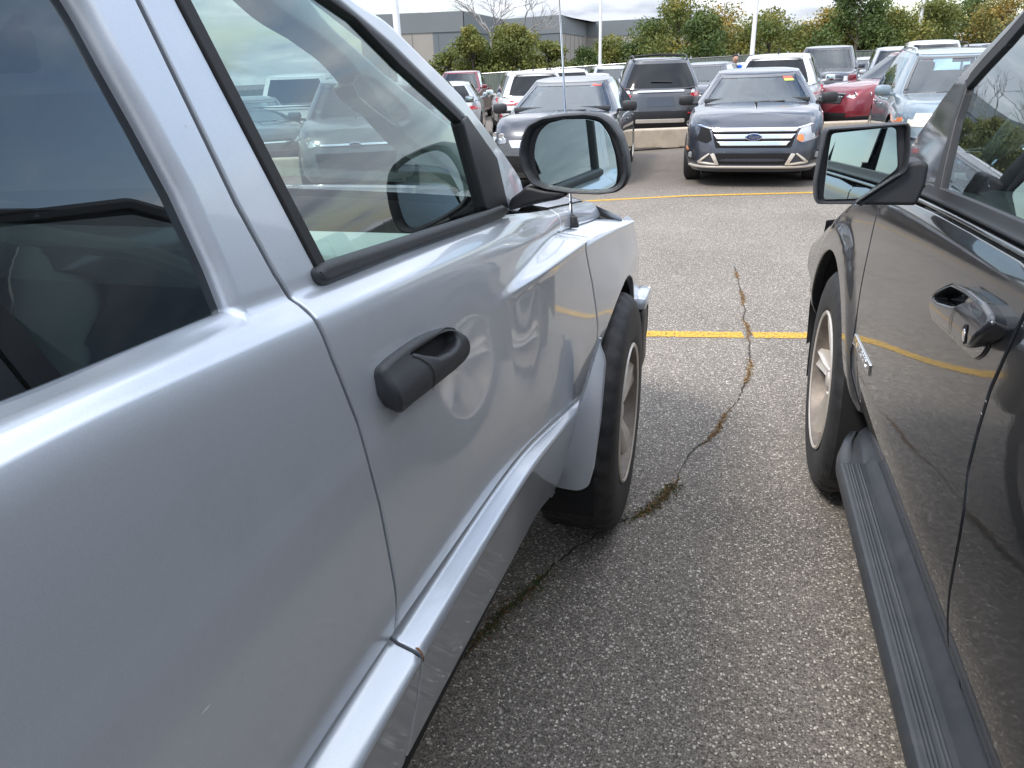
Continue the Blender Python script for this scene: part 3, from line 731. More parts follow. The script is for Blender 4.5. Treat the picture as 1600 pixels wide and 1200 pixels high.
# door handle
def hp(pts, ox=560, oy=480, s=6.0): return [(ox+a/s, oy+b/s) for a, b in pts]
h_out = hp([(225, 620), (240, 570), (330, 485), (460, 385), (600, 292), (720, 232), (820, 200), (870, 210), (915, 245), (962, 290), (992, 420), (960, 500), (880, 580), (660, 750), (480, 880), (370, 980), (325, 968), (290, 900), (250, 780)])
h_hole = hp([(485, 480), (600, 400), (700, 335), (825, 250), (880, 262), (892, 320), (860, 380), (800, 432), (700, 485), (600, 478), (530, 452)])
HO = H(h_out, off=.012)
def hb(uv):
    P, n = TS.map(uv); return P, n
sheet('handle_pocket', H(h_out), TS.map, M['dark'], truck, bevel=.004, depth=.004, step=.03, off=.003, round_r=.01)
hc = np.mean(np.array(HO), axis=0)
def hmap(uv):
    uv = np.asarray(uv, float); 
    def pos(u):
        P, n = TS.map(u); d = (u-hc)@np.array([0.06, 0.998]); h = .016*np.exp(-((d+.010)/.028)**2)
        return P+n*h[:, None]
    P = pos(uv); e = .002
    a = pos(uv+[e, 0])-pos(uv-[e, 0]); b_ = pos(uv+[0, e])-pos(uv-[0, e]); n = np.cross(a, b_); n /= np.linalg.norm(n, axis=1)[:, None]
    n *= np.sign(n[:, :1]); return P, n
hd = sheet('door_handle', HO, hmap, M['handle'], truck, holes=[H(h_hole, off=.014)], bevel=.008, hbevel=.006, depth=.018, step=.010, round_r=.012, off=.012, mirror=MX, estep=.006, nb=5)
sm = H(hp([(490, 490), (545, 525), (600, 572), (635, 650), (662, 745)]), off=.014)
def thin_line(name, pts, smap, mat, par, w=.0012, off=.001, mir=()):
    P = np.array(pts, float); d = np.gradient(P, axis=0); d /= np.maximum(np.linalg.norm(d, axis=1), 1e-9)[:, None]; nn = np.stack([-d[:, 1], d[:, 0]], 1)
    return sheet(name, np.concatenate([P+nn*w, (P-nn*w)[::-1]]), smap, mat, par, bevel=0, depth=0, step=.02, off=off, mirror=mir, estep=.01)
thin_line('handle_seam', sm, hmap, M['dark'], truck, off=.0128)
# paint chips on the door and rust at the sill gap
for (px, py, l) in ((318, 1112, .006), (324, 1106, .004), (382, 1060, .0025), (292, 197, .002)):
    c = np.array(TS.hit(px, py)); sheet('paint_chip', [c+[-l, -.0012], c+[l, .0003], c+[l*.6, .0016], c+[-l*.4, .0008]], TS.map, M['white'], truck, bevel=0, depth=0, step=.02, off=.0006)
M['rust'] = pbr('rust', (0.20, 0.075, 0.02), 0.9, var=0.4, vscale=300)
thin_line('rust_spot', H([(650, 1012), (656, 1017), (660, 1024), (661, 1034)]), TS.map, M['rust'], truck, w=.0016, off=.0007)
# interior
DX = -.56
b = MB()
def slab(b, prof, x0, x1):
    n = len(prof); V = [(x0, y, z) for y, z in prof]+[(x1, y, z) for y, z in prof]
    b.add(V, [[i, (i+1) % n, n+(i+1) % n, n+i] for i in range(n)]+[list(range(n))[::-1], [n+i for i in range(n)]])
wbY = wb[1]
slab(b, [(1.28, 1.00), (1.27, 1.10), (1.33, 1.165), (1.48, 1.175), (wbY+.02, 1.14), (wbY+.02, .8), (1.35, .8)], DX, 2*TCX-DX)
b.build('dashboard', M['intlight'], truck, sharp=25)
b = MB()
for i in range(6): b.box((-.615-.028*i, 1.275, 1.085), (.005, .02, .05))
b.box((-.685, 1.282, 1.085), (.17, .004, .055)); b.build('dash_vent', M['intdark'], truck)
b = MB(); b.box((DX+.01, .75, .92), (.05, 1.35, .40), bev=.02); b.build('door_trim', M['intgrey'], truck); b.build('door_trim', M['intgrey'], truck, mirror=TCX)
b = MB(); b.box((TCX, .6, .60), (1.4, 2.2, .06)); b.box((TCX, -.42, 1.0), (1.4, .04, .5)); b.build('cab_floor', M['intdark'], truck)
def seat(par, x, y, z, mat, w=.52, mir=None, name='seat'):
    b = MB(); b.box((x, y+.22, z), (w, .52, .16), bev=.05); b.box((x, y-.06, z+.33), (w*.95, .14, .62), rot=Matrix.Rotation(R(12), 3, 'X'), bev=.05)
    b.box((x, y-.14, z+.73), (.26, .10, .17), rot=Matrix.Rotation(R(10), 3, 'X'), bev=.035)
    return b.build(name, mat, par, sharp=60)
for x in (-.87, -1.71): seat(truck, x, .45, .80, M['intdark'])
b = MB(); b.box((TCX, -.1, .78), (1.25, .45, .16), bev=.04); b.box((TCX, -.3, 1.02), (1.25, .14, .45), rot=Matrix.Rotation(R(8), 3, 'X'), bev=.04); b.build('rear_bench', M['intdark'], truck)
sw = Vector((-1.71, 1.12, 1.07)); tilt = Vector((0, -.88, .47)).normalized()
b = MB(); side = Vector((1, 0, 0)); upv = tilt.cross(side)
b.tube([sw+(side*math.cos(a)+upv*math.sin(a))*.185 for a in np.linspace(0, 2*math.pi, 33)], .014, n=8, cap=False)
b.box(sw-tilt*.02, (.14, .10, .05), bev=.02); b.tube([sw-side*.18, sw+side*.18], .012, n=6); b.tube([sw, sw-upv*.18], .012, n=6); b.tube([sw, sw-tilt*.35], .03, n=8)
b.build('steering_wheel', M['intgrey'], truck)
# grab handle trim on the near A pillar, with its finger slot
tr = [(420, -40), (475, 22), (520, 52), (565, 90), (595, 135), (618, 178), (650, 220), (700, 262), (752, 300), (752, 230), (719, 196), (625, 112), (545, 30), (500, -40)]
sl = [(577, 132), (584, 124), (598, 123), (612, 130), (640, 158), (655, 176), (655, 186), (645, 191), (630, 188), (606, 168), (585, 148)]
TXI = -.535
def pin(pts, X): return [tuple(at(a, b_, 0, X))[1:] for a, b_ in pts]
ipm = lambda uv: (np.stack([np.full(len(uv), TXI)-.10*(np.asarray(uv)[:, 1]-1.25), np.asarray(uv)[:, 0], np.asarray(uv)[:, 1]], 1), np.tile((1., 0, .1), (len(uv), 1)))
sheet('pillar_trim', pin(tr, TXI), ipm, M['intlight'], truck, holes=[pin(sl, TXI)], bevel=.010, hbevel=.008, depth=.03, step=.03, round_r=.03, mirror=MX)
b = MB(); b.box((TCX, 1.12, 1.56), (.24, .025, .07), bev=.012); b.tube([(TCX, 1.14, 1.56), (TCX, 1.22, 1.62)], .01, n=6); b.build('rear_view_mirror', M['intdark'], truck)
b = MB(); rows = None
b.box((TCX, .25, 1.70), (1.36, 1.35, .02)); b.build('headliner', M['intlight'], truck)
# door mirror: housing, glass, arm
YM = 1.47
def mo(pts, Y): 
    r_ = []
    for a, b_ in pts: q = at(a, b_, 1, Y); r_.append((q.x, q.z))
    return r_
m_out = [(813, 215), (822, 195), (845, 183), (880, 178), (915, 176), (938, 179), (955, 190), (970, 212), (980, 245), (983, 275), (976, 293), (962, 302), (935, 305), (890, 303), (850, 297), (828, 288), (815, 268), (809, 240)]
m_gl = [(843, 205), (856, 192), (880, 186), (915, 185), (938, 190), (952, 210), (962, 240), (966, 270), (963, 289), (950, 296), (915, 297), (870, 294), (845, 286), (836, 265), (833, 240), (836, 220)]
MO = np.array(fillet(mo(m_out, YM), .008)); MG = mo(m_gl, YM+.012)
MO = resample(MO, .006); 
if poly_area(MO) < 0: MO = MO[::-1]
cen = MO.mean(axis=0)
b = MB(); n_ = len(MO); V = []; F = []
for (sc, yo) in ((.84, .026), (.87, .014), (.91, .001), (.955, -.003), (.985, .0), (1.0, .010), (1.0, .04), (.96, .075), (.86, .105), (.65, .125), (.3, .135), (.0, .137)):
    V += [(cen[0]+(p[0]-cen[0])*sc, YM+yo, cen[1]+(p[1]-cen[1])*sc) for p in MO]
b.add(V, [[i*n_+k, i*n_+(k+1) % n_, (i+1)*n_+(k+1) % n_, (i+1)*n_+k] for i in range(11) for k in range(n_)])
mh = b.build('door_mirror', M['handle'], truck, sharp=60)
mh2 = b.build('door_mirror', M['handle'], truck, mirror=TCX, sharp=60)
b = MB(); b.add([(cen[0]+(p[0]-cen[0])*.875, YM+.021, cen[1]+(p[1]-cen[1])*.875) for p in MO], [list(range(n_))]); b.build('mirror_back', M['black'], truck)
mgm = lambda uv: (np.stack([np.asarray(uv)[:, 0], YM+.012-.05*(np.asarray(uv)[:, 0]-cen[0])+.0*(np.asarray(uv)[:, 1]-cen[1]), np.asarray(uv)[:, 1]], 1), np.tile(np.array((-.0499, -.998, .05)), (len(uv), 1)))
sheet('mirror_glass', MG, mgm, M['mirror'], truck, bevel=.0012, depth=.003, step=.03, round_r=.008, mirror=MX)
arm = [(792, 331), (812, 326), (845, 318), (872, 313), (886, 306), (884, 298), (850, 296), (822, 290), (812, 300), (795, 312)]
AR = np.array(mo(arm, YM+.04)); 
am = plane_map((0, YM+.0, 0), (1, 0, 0), (0, 0, 1))
ARp = np.array(mo(arm, YM)); 
sheet('mirror_arm', ARp, am, M['black'], truck, bevel=.010, depth=.06, step=.02, round_r=.01, mirror=MX, nb=5)
# ============================================================ dark grey sport utility vehicle (right of the camera)
XCX = 1.335
suv = empty('dark_suv', (XCX, .6, 0), 0, 'glossy dark charcoal sport utility vehicle with black running board, parked close on the right', 'suv')
SWY, SWZ, SWR = 2.725, .41, .41
def cx2(xs, zs): return [(pchip1(xs, y), y, pchip1(zs, y)) for y in YS2]
YS2 = [-2.4, -1.2, 0, .6, 1.0, 1.3, 1.6, 1.8, 2.0, 2.15, 2.3, 2.45, 2.6, 2.8, 3.0, 3.2, 3.5]
c0 = cx2([(-2.4, .58), (1.3, .58), (2.4, .54), (3.5, .62)], [(-2.4, 1.80), (1.3, 1.80), (2.4, 1.60), (3.0, 1.20), (3.5, .95)])
c1 = cx2([(-2.4, .452), (1.8, .450), (2.4, .452), (3.0, .44), (3.5, .43)], [(-2.4, 1.285), (0, 1.272), (1.3, 1.236), (1.85, 1.212), (2.2, 1.190), (2.6, 1.13), (3.0, 1.00), (3.5, .78)])
c2 = [(x-.016, y, z-.018) for x, y, z in c1]
c3 = cx2([(-2.4, .414), (1.8, .413), (2.4, .408), (3.0, .395), (3.5, .385)], [(-2.4, 1.235), (0, 1.222), (1.3, 1.186), (1.85, 1.160), (2.2, 1.135), (2.6, 1.07), (3.0, .94), (3.5, .745)])
c4 = cx2([(-2.4, .403), (1.8, .402), (2.4, .397), (3.0, .387), (3.5, .378)], [(-2.4, 1.08), (1.8, 1.04), (2.6, .98), (3.0, .90), (3.5, .72)])
c5 = cx2([(-2.4, .397), (1.8, .396), (2.4, .390), (3.0, .380), (3.5, .373)], [(-2.4, .88), (2.2, .86), (2.8, .84), (3.0, .82), (3.5, .68)])
c6 = cx2([(-2.4, .401), (1.8, .400), (2.4, .394), (3.0, .384), (3.5, .375)], [(-2.4, .72), (2.2, .70), (2.8, .68), (3.0, .66), (3.5, .62)])
c7 = cx2([(-2.4, .416), (2.1, .416), (2.4, .410), (3.0, .395), (3.5, .385)], [(-2.4, .60), (3.0, .58), (3.5, .56)])
c8 = cx2([(-2.4, .446), (2.1, .446), (2.6, .43), (3.5, .41)], [(-2.4, .53), (3.5, .51)])
c9 = cx2([(-2.4, .462), (2.1, .462), (2.6, .45), (3.5, .43)], [(-2.4, .42), (3.5, .44)])
class FlareSurf(SideSurf):
    def X(s, y, z):
        x = SideSurf.X(s, y, z); y = np.atleast_1d(y); z = np.atleast_1d(z)
        for yc in (SWY, SWY-2.89):
            r = np.hypot(y-yc, z-SWZ); t = np.clip((.620-r)/.085, 0, 1); t = t*t*(3-2*t)
            u = np.clip((z-.42)/.12, 0, 1)
            x = x-.018*t*u*np.clip((1.02-z)/.06, 0, 1)
        return x
XS = FlareSurf([c0, above(c1, c0, .5), above(c1, c0, .10), above(c1, c0, .04), c1, c2, c3, c4, c5, c6, c7, c8, c9], -1)
MX2 = (XCX,)
GX = SideSurf([c0, above(c1, c0, .5), c1, above(c1, c0, -.3)], -1)
def HX(pts, off=0.0): return XS.hits(pts, off)
P4 = M['charcoal']
XL = [ln(c) for c in (c1, c2, c3, c7, c8)]
for rr in (.535, .58, .62):
    XL.append([(SWY+rr*math.cos(a), SWZ+rr*math.sin(a)) for a in np.linspace(0.05, math.pi-.05, 60)])
rg = HX([(1598, 497), (1575, 547), (1548, 607), (1527, 677), (1513, 733), (1507, 793), (1500, 836)])
print('rear gap', [tuple(round(v, 3) for v in q) for q in rg])
rg = [(rg[0][0]-.012, 1.213)] + rg + [(rg[-1][0]-.005, .62), (rg[-1][0]-.01, .50)]
FG = [(2.27, 1.165), (2.26, .95), (2.25, .80), (2.20, .66), (2.12, .55), (2.08, .48)]
def zc_(c, y): return pchip1([(p[1], p[2]) for p in c], y)
ysb = [2.25, 1.8, 1.5, 1.25]
door_o = [(a+G, b) for a, b in rg] + [(a-G, b) for a, b in reversed(FG)] + [(y, zc_(c2, y)-.004) for y in ysb]
sheet('door', door_o, XS.map, P4, suv, bevel=.004, depth=.015, step=.024, round_r=.008, lines=XL, mirror=MX2, estep=.011)
rd = [(a-G, b) for a, b in rg][::-1] + [(y, zc_(c2, y)-.004) for y in (.8, .4, .06)] + [(.05, .9), (.0, .75), (-.02, .48)]
rd = [(a-G, b) for a, b in rg] + [(.15, .50), (.20, .62), (.16, .80), (.06, .90), (.05, zc_(c2, .05)-.004), (.5, zc_(c2, .5)-.004), (.9, zc_(c2, .9)-.004)]
sheet('rear_door', rd, XS.map, P4, suv, bevel=.004, depth=.015, step=.03, round_r=.008, lines=XL[:5], mirror=MX2, estep=.012)
archx = [(SWY+.475*math.cos(a), SWZ+.475*math.sin(a)) for a in np.linspace(R(0), R(168), 42)]
fen = [(a+G, b) for a, b in FG[:-1]][::-1] + [(2.28, zc_(c1, 2.28)), (2.4, zc_(c1, 2.4)), (2.7, zc_(c1, 2.7)), (3.0, zc_(c1, 3.0)), (3.3, zc_(c1, 3.3)-.01), (3.5, .76), (3.52, .70), (3.50, .64)] + [(3.2, .60), (3.20, .52)] + archx + [(SWY-.5, .52)]
sheet('fender', fen, XS.map, P4, suv, bevel=.006, depth=.03, step=.022, round_r=.008, lines=XL, mirror=MX2, estep=.010, nb=5)
RA = SWY-2.89
archr2 = [(RA+.455*math.cos(a), SWZ+.01+.455*math.sin(a)) for a in np.linspace(R(10), R(178), 42)]
qp = [(.05-2*G, .9), (.05-2*G, 1.25), (-1.9, 1.27), (-1.95, .9), (-1.9, .5), (-.75, .46)] + archr2[::-1] + [(.155, .80)]
sheet('rear_quarter', qp, XS.map, P4, suv, bevel=.006, depth=.03, step=.05, round_r=.02, mirror=MX2, lines=XL[:5])
sheet('inner_panel', [(-.4, .95), (.1, .5), (2.05, .5), (2.02, .7), (2.3, .95), (2.3, 1.12), (-.4, 1.2)], XS.map, M['dark'], suv, bevel=0, depth=0, step=.06, off=-.009, mirror=MX2)
liner(suv, SWY, SWZ, .48, .39, .76, XCX); liner(suv, RA, SWZ+.01, .46, .42, .76, XCX)
make_wheel(suv, .384, SWY, SWZ, SWR, .255, -1, 0, .252, mirror=XCX)
make_wheel(suv, .39, RA, SWZ, SWR, .255, -1, 0, .252, mirror=XCX)
# belt trim and glasshouse
ribbon('belt_moulding', [(y, zc_(c1, y)+.022) for y in np.linspace(-1.8, 1.97, 22)], [(y, zc_(c1, y)-.008) for y in np.linspace(-1.8, 2.02, 22)], M['handle'], suv, off=.004, bevel=.004, S=XS, mir=MX2)
ribbon('belt_trim', [(y, zc_(c1, y)-.011) for y in np.linspace(-1.8, 2.06, 22)], [(y, zc_(c2, y)-.001) for y in np.linspace(-1.8, 2.12, 22)], P4, suv, off=.002, bevel=.004, S=XS, mir=MX2)
p_out = [(1.896, 1.548), (2.09, 1.458), (2.17, 1.405), (2.29, 1.31), (2.35, 1.255)]
p_in = [(1.825, 1.516), (1.915, 1.468), (1.975, 1.432), (1.956, 1.364), (1.895, 1.275), (1.845, 1.218)]
print('x pillar out', [tuple(round(v, 3) for v in q) for q in p_out]); print('in', [tuple(round(v, 3) for v in q) for q in p_in])
o1 = (p_out[0][0]-.25, 1.66); i1 = (p_in[0][0]-.22, 1.64)
sealw = .016
p_seal = [(a+.030, b+.018) for a, b in p_in[:3]]
pil_o = [(-1.7, 1.80), (.9, 1.80), (1.15, 1.765), o1] + p_out + [(p_out[-1][0]+.02, 1.205), (2.08, zc_(c1, 2.08)+.004), (p_in[5][0]+.07, zc_(c1, 2.0)+.024), (p_in[4][0]+.05, p_in[4][1])] + p_seal[::-1] + [(i1[0]+.02, 1.675), (1.05, 1.74), (.5, 1.752), (-1.7, 1.75)]
sheet('roof_pillar', pil_o, XS.map, P4, suv, bevel=.010, depth=.02, step=.022, round_r=.02, mirror=MX2, estep=.012, nb=5)
ribbon('window_seal', p_seal + [p_seal[0]][:0], p_in[:3], M['rubber'], suv, off=.002, S=XS, mir=MX2)
ribbon('window_seal', [(p_seal[0][0], p_seal[0][1]), (i1[0]+.02, 1.675), (1.05, 1.74)], [p_in[0], (i1[0], 1.655), (1.05, 1.72)], M['rubber'], suv, off=.002, S=XS, mir=MX2)
sheet('sail_panel', [p_in[2], p_seal[2], (p_in[4][0]+.048, p_in[4][1]), (p_in[5][0]+.068, zc_(c1, 2.0)+.024), (p_in[5][0], p_in[5][1]-.004), p_in[4], p_in[3]], XS.map, M['black'], suv, bevel=.004, depth=.02, step=.03, off=.004, mirror=MX2)
gb = [(y, zc_(c1, y)+.018) for y in (1.95, 1.6, 1.2)]
sheet('door_window', p_in[::-1] + [i1, (1.12, 1.715), (1.08, 1.6)] + gb[::-1][:1] + [gb[1]], GX.map, M['glassF'], suv, bevel=0, depth=0, step=.08, off=-.006, mirror=MX2)
sheet('rear_door_window', [(1.02, 1.715), (1.02, zc_(c1, 1.0)+.02), (.1, zc_(c1, .1)+.02), (.05, 1.70)], GX.map, M['glassP'], suv, bevel=0, depth=0, step=.08, off=-.006, mirror=MX2)
sheet('quarter_window', [(-.02, 1.70), (-.02, 1.30), (-1.45, 1.31), (-1.4, 1.68)], GX.map, M['glassP'], suv, bevel=0, depth=0, step=.08, off=-.006, mirror=MX2)
for y0, y1 in ((1.03, 1.11), (-.01, .04)):
    sheet('pillar_cover', [(y0, 1.28), (y1, 1.28), (y1, 1.745), (y0, 1.745)], XS.map, M['gloss'], suv, bevel=.003, depth=.01, step=.05, off=.001, mirror=MX2)
# roof, windshield, hood, ends
rows = []
for y in np.linspace(-1.9, 1.05, 14):
    rows.append([(x, y, 1.80+.045*(1-((x-XCX)/.755)**4)-.10*max(0, (y-.7)/.35)**2*.3-.15*max(0, (-y-1.6)/.3)**2) for x in np.linspace(.583, 2*XCX-.583, 15)])
loft('roof', rows, P4, suv)
s3 = [XS.map([q])[0][0] for q in [(1.10, 1.775), o1] + p_out]
rows = [[(p[0]+(2*XCX-2*p[0])*t, p[1]+.17*(1-(2*t-1)**2)-.004, p[2]+.02*(1-(2*t-1)**2)-.004) for t in np.linspace(0, 1, 17)] for p in s3]
loft('windshield', rows, M['glassT'], suv)
rows = []
for y in np.linspace(2.3, 3.42, 14):
    p = XS.map([(y, zc_(c1, y)-.002)])[0][0]
    rows.append([(p[0]+(2*XCX-2*p[0])*t, y+.10*(1-(2*t-1)**2)*max(0, (y-2.9)/.5)-.0, p[2]+.05*(1-(2*t-1)**4)) for t in np.linspace(0, 1, 21)])
loft('hood', rows, P4, suv)
rows = []
for p, q in ((s3[-1], 0), (XS.map([(2.30, zc_(c1, 2.3)-.004)])[0][0], 1)):
    rows.append([(p[0]+(2*XCX-2*p[0])*t, p[1]+.16*(1-(2*t-1)**2)*(1-q), p[2]-.012) for t in np.linspace(0, 1, 15)])
loft('cowl', rows, M['black'], suv)
rows = [[(.41+(2*XCX-.82)*t, 3.36+dy_+.20*(1-(2*t-1)**4), z) for t in np.linspace(0, 1, 17)] for dy_, z in ((0, .88), (.04, .8), (.05, .66), (.05, .6))]
loft('front_panel', rows, P4, suv)
rows = [[(.39+(2*XCX-.78)*t, 3.30+dy_+.30*(1-(2*t-1)**6), z) for t in np.linspace(0, 1, 21)] for dy_, z in ((0, .62), (.06, .60), (.08, .5), (.02, .34))]
loft('front_bumper', rows, M['black'], suv)
b = MB(); b.box((XCX, 3.62, .78), (.9, .04, .22), bev=.02); b.build('grille', M['chrome'], suv)
for s in (0, 1):
    b = MB(); b.box((.56, 3.50, .76), (.28, .06, .18), rot=Matrix.Rotation(R(18), 3, 'Z'), bev=.02); b.build('headlight', M['lampbowl'], suv, mirror=XCX if s else None)
    b = MB(); b.box((.46, -1.90, 1.0), (.10, .10, .34), bev=.02); b.build('taillight', M['redlens'], suv, mirror=XCX if s else None)
b = MB(); b.box((XCX, -1.93, .92), (1.7, .06, .78), bev=.02); b.box((XCX, -1.85, 1.75), (1.4, .06, .10)); b.build('tailgate', P4, suv)
b = MB(); b.box((XCX, -1.88, 1.50), (1.42, .03, .42), rot=Matrix.Rotation(R(-8), 3, 'X')); b.build('rear_window', M['glassP'], suv)
b = MB(); b.box((XCX, .6, .50), (1.5, 4.9, .12)); b.box((XCX, 2.75, .75), (1.05, 1.1, .4)); b.build('underbody', M['dark'], suv)
# running board: ribbed tread with end cap
rows = []
yst = np.concatenate([np.linspace(-.05, 2.10, 44)])
prof = [(.478, .440), (.462, .425)]
xs_ = np.linspace(.450, .392, 60)
for k, x in enumerate(xs_):
    t = (x-.392)/.058; z = .408 - .006*(1-t)
    rib = 0.0
    for rc in (.05, .17, .29, .50, .62): rib = max(rib, math.exp(-((t-rc-.12)/.028)**2))
    prof.append((x, z-.0015+.0015*rib))
prof += [(.386, .398), (.380, .390), (.377, .378), (.378, .360), (.384, .345), (.40, .335), (.45, .335)]
for y in yst:
    drop = 0.0; rows.append([(px_+.0, y, pz_-.0) for px_, pz_ in prof])
loft('running_board', rows, M['board'], suv, mirror=MX2, sharp=30)
b = MB(); n_ = 0
capr = []
for i, y in enumerate(np.linspace(2.10, 2.24, 9)):
    f = i/8; lift = .028*math.sin(f*math.pi*.5)
    capr.append([(x_+(.03*f*f if x_ < .42 else .0)*1.0, y, z_+lift*(1 if z_ > .39 else .3)+.012*math.exp(-((x_-.41)/.02)**2)*f) for x_, z_ in prof[:2]+prof[2:-7:6]+prof[-7:]])
m_ = len(capr[0]); c_ = np.mean(np.array(capr[-1]), axis=0); capr.append([(c_[0]+(p[0]-c_[0])*.7, 2.25, c_[2]+(p[2]-c_[2])*.7) for p in capr[-1]]); capr.append([tuple(c_+[0, .012, 0])]*m_)
loft('board_end_cap', capr, M['board'], suv, mirror=MX2)
# door handle
def hq(pts, ox=1220, oy=400, s=3.0): return [(ox+a/s, oy+b/s) for a, b in pts]
bz = HX(hq([(700, 262), (722, 185), (800, 134), (905, 190), (985, 270), (1004, 330), (978, 400), (942, 468), (905, 490), (850, 438), (760, 352), (705, 300)]), off=.004)
sheet('handle_bezel', bz, XS.map, M['gloss'], suv, bevel=.004, depth=.006, step=.02, round_r=.012, off=.004, mirror=MX2)
hx_o = HX(hq([(700, 270), (722, 190), (800, 140), (860, 168), (935, 228), (978, 290), (985, 330), (960, 380), (905, 425), (868, 420), (800, 355), (735, 310)]), off=.022)
hx_h = HX(hq([(738, 200), (800, 152), (900, 220), (912, 228), (868, 236), (835, 252), (815, 248), (760, 222)]), off=.022)
hxc = np.mean(np.array(hx_o), axis=0)
def hxmap(uv):
    uv = np.asarray(uv, float)
    def pos(u):
        P, n = XS.map(u); d = (u-hxc)@np.array([0.05, 0.998]); return P+n*(.012*np.exp(-((d+.004)/.030)**2))[:, None]
    P = pos(uv); e = .002
    a = pos(uv+[e, 0])-pos(uv-[e, 0]); b_ = pos(uv+[0, e])-pos(uv-[0, e]); n = np.cross(a, b_); n /= np.linalg.norm(n, axis=1)[:, None]; n *= -np.sign(n[:, :1]); return P, n
sheet('door_handle', hx_o, hxmap, P4, suv, holes=[hx_h], bevel=.008, hbevel=.004, depth=.022, step=.01, round_r=.012, off=.020, mirror=MX2, estep=.006, nb=5)
thin_line('handle_seam', HX(hq([(828, 256), (808, 300), (790, 350)]), off=.028), hxmap, M['dark'], suv, off=.0215)
kc = HX(hq([(866, 366)]), off=.03)[0]
kcirc = [(kc[0]+.0115*math.cos(a), kc[1]+.0115*math.sin(a)) for a in np.linspace(0, 2*math.pi, 22)[:-1]]
sheet('key_lock', kcirc, hxmap, M['dark'], suv, bevel=0, depth=0, step=.01, off=.0212, estep=.005)
kcirc2 = [(kc[0]+.0075*math.cos(a), kc[1]-.001+.0075*math.sin(a)) for a in np.linspace(0, 2*math.pi, 18)[:-1]]
sheet('lock_face', kcirc2, hxmap, M['chrome'], suv, bevel=.0008, depth=0, step=.01, off=.0220, estep=.003)
# name badge
bd = HX([(1333, 526), (1338, 524), (1361, 570), (1359, 591)]); print('badge', [tuple(round(v, 3) for v in q) for q in bd])
by0, by1 = 1.885, 2.125; bz0, bz1 = .783, .812
by1 = HX([(1335, 531)])[0][0]; by0 = HX([(1360, 578)])[0][0]; bzc = .5*(HX([(1335, 531)])[0][1]+HX([(1360, 578)])[0][1])
bp = [(by0, bzc-.015), (by1, bzc-.015), (by1, bzc+.017), (by0, bzc+.017)]
sheet('name_badge', bp, XS.map, M['chrome'], suv, bevel=.002, depth=.004, step=.03, off=.004, mirror=MX2, round_r=.003)
sheet('badge_field', [(by0+.006, bzc-.010), (by1-.006, bzc-.010), (by1-.006, bzc+.012), (by0+.006, bzc+.012)], XS.map, M['gunmetal'], suv, bevel=0, depth=0, step=.05, off=.0043, mirror=MX2)
bc_ = XS.map([((by0+by1)/2, bzc+.001)])[0][0]
M4 = Matrix(((0, 0, -1, bc_[0]-.0045-XCX), (-1, 0, 0, bc_[1]-.6), (0, 1, 0, bc_[2]), (0, 0, 0, 1)))
text_mesh('badge_letters', 'EXPLORER', .026, M['chrome'], suv, M4, depth=.001, bold=.0006, sx=1.35)
# scratches on the lower door edge
for px, py in ((1541, 627), (1534, 646), (1500, 884), (1420, 852)):
    c = np.array(XS.hit(px, py)); sheet('paint_chip', [c+[-.004, -.001], c+[.003, 0], c+[.002, .0014], c+[-.002, .001]], XS.map, M['white'], suv, bevel=0, depth=0, step=.02, off=.0006)
# door mirror
YX = 1.80
m2o = [(1294, 201), (1340, 198), (1420, 192), (1424, 197), (1424, 234), (1420, 262), (1415, 270), (1397, 280), (1343, 315), (1337, 320), (1278, 320), (1274, 315), (1273, 288), (1283, 236), (1290, 206)]
m2g = [(1299, 208), (1395, 198), (1401, 202), (1404, 263), (1343.5, 311), (1288, 312), (1286, 306), (1294, 238)]
def mirror_shell(name, outl, Y, par, mat, rings, rad, cxm):
    MOx = resample(np.array(fillet(mo(outl, Y), rad)), .006)
    if poly_area(MOx) < 0: MOx = MOx[::-1]
    ce = MOx.mean(axis=0); b = MB(); n_ = len(MOx); V = []
    for sc, yo in rings: V += [(ce[0]+(p[0]-ce[0])*sc, Y+yo, ce[1]+(p[1]-ce[1])*sc) for p in MOx]
    b.add(V, [[i*n_+k, i*n_+(k+1) % n_, (i+1)*n_+(k+1) % n_, (i+1)*n_+k] for i in range(len(rings)-1) for k in range(n_)] + [list(range(n_))])
    b.build(name, mat, par, sharp=60); b.build(name, mat, par, mirror=cxm, sharp=60); return ce
ce = mirror_shell('door_mirror', m2o, YX, suv, M['handle'], [(.90, .022), (.92, .010), (.95, .0), (.985, .0), (1.0, .010), (1.0, .05), (.95, .09), (.8, .12), (.5, .135), (.0, .14)], .012, XCX)
g2 = lambda uv: (np.stack([np.asarray(uv)[:, 0], YX+.010+.04*(np.asarray(uv)[:, 0]-ce[0]), np.asarray(uv)[:, 1]], 1), np.tile(np.array((.0400, -.998, .05)), (len(uv), 1)))
sheet('mirror_glass', mo(m2g, YX+.010), g2, M['mirror'], suv, bevel=.0012, depth=.003, step=.03, round_r=.010, mirror=MX2)
am2 = plane_map((0, YX+.015, 0), (1, 0, 0), (0, 0, 1))
sheet('mirror_arm', mo([(1412, 256), (1440, 251), (1453, 257), (1447, 290), (1432, 322), (1337, 321), (1345, 314), (1397, 279), (1414, 268)], YX+.015), am2, M['handle'], suv, bevel=.010, depth=.07, step=.02, round_r=.008, mirror=MX2, nb=5)
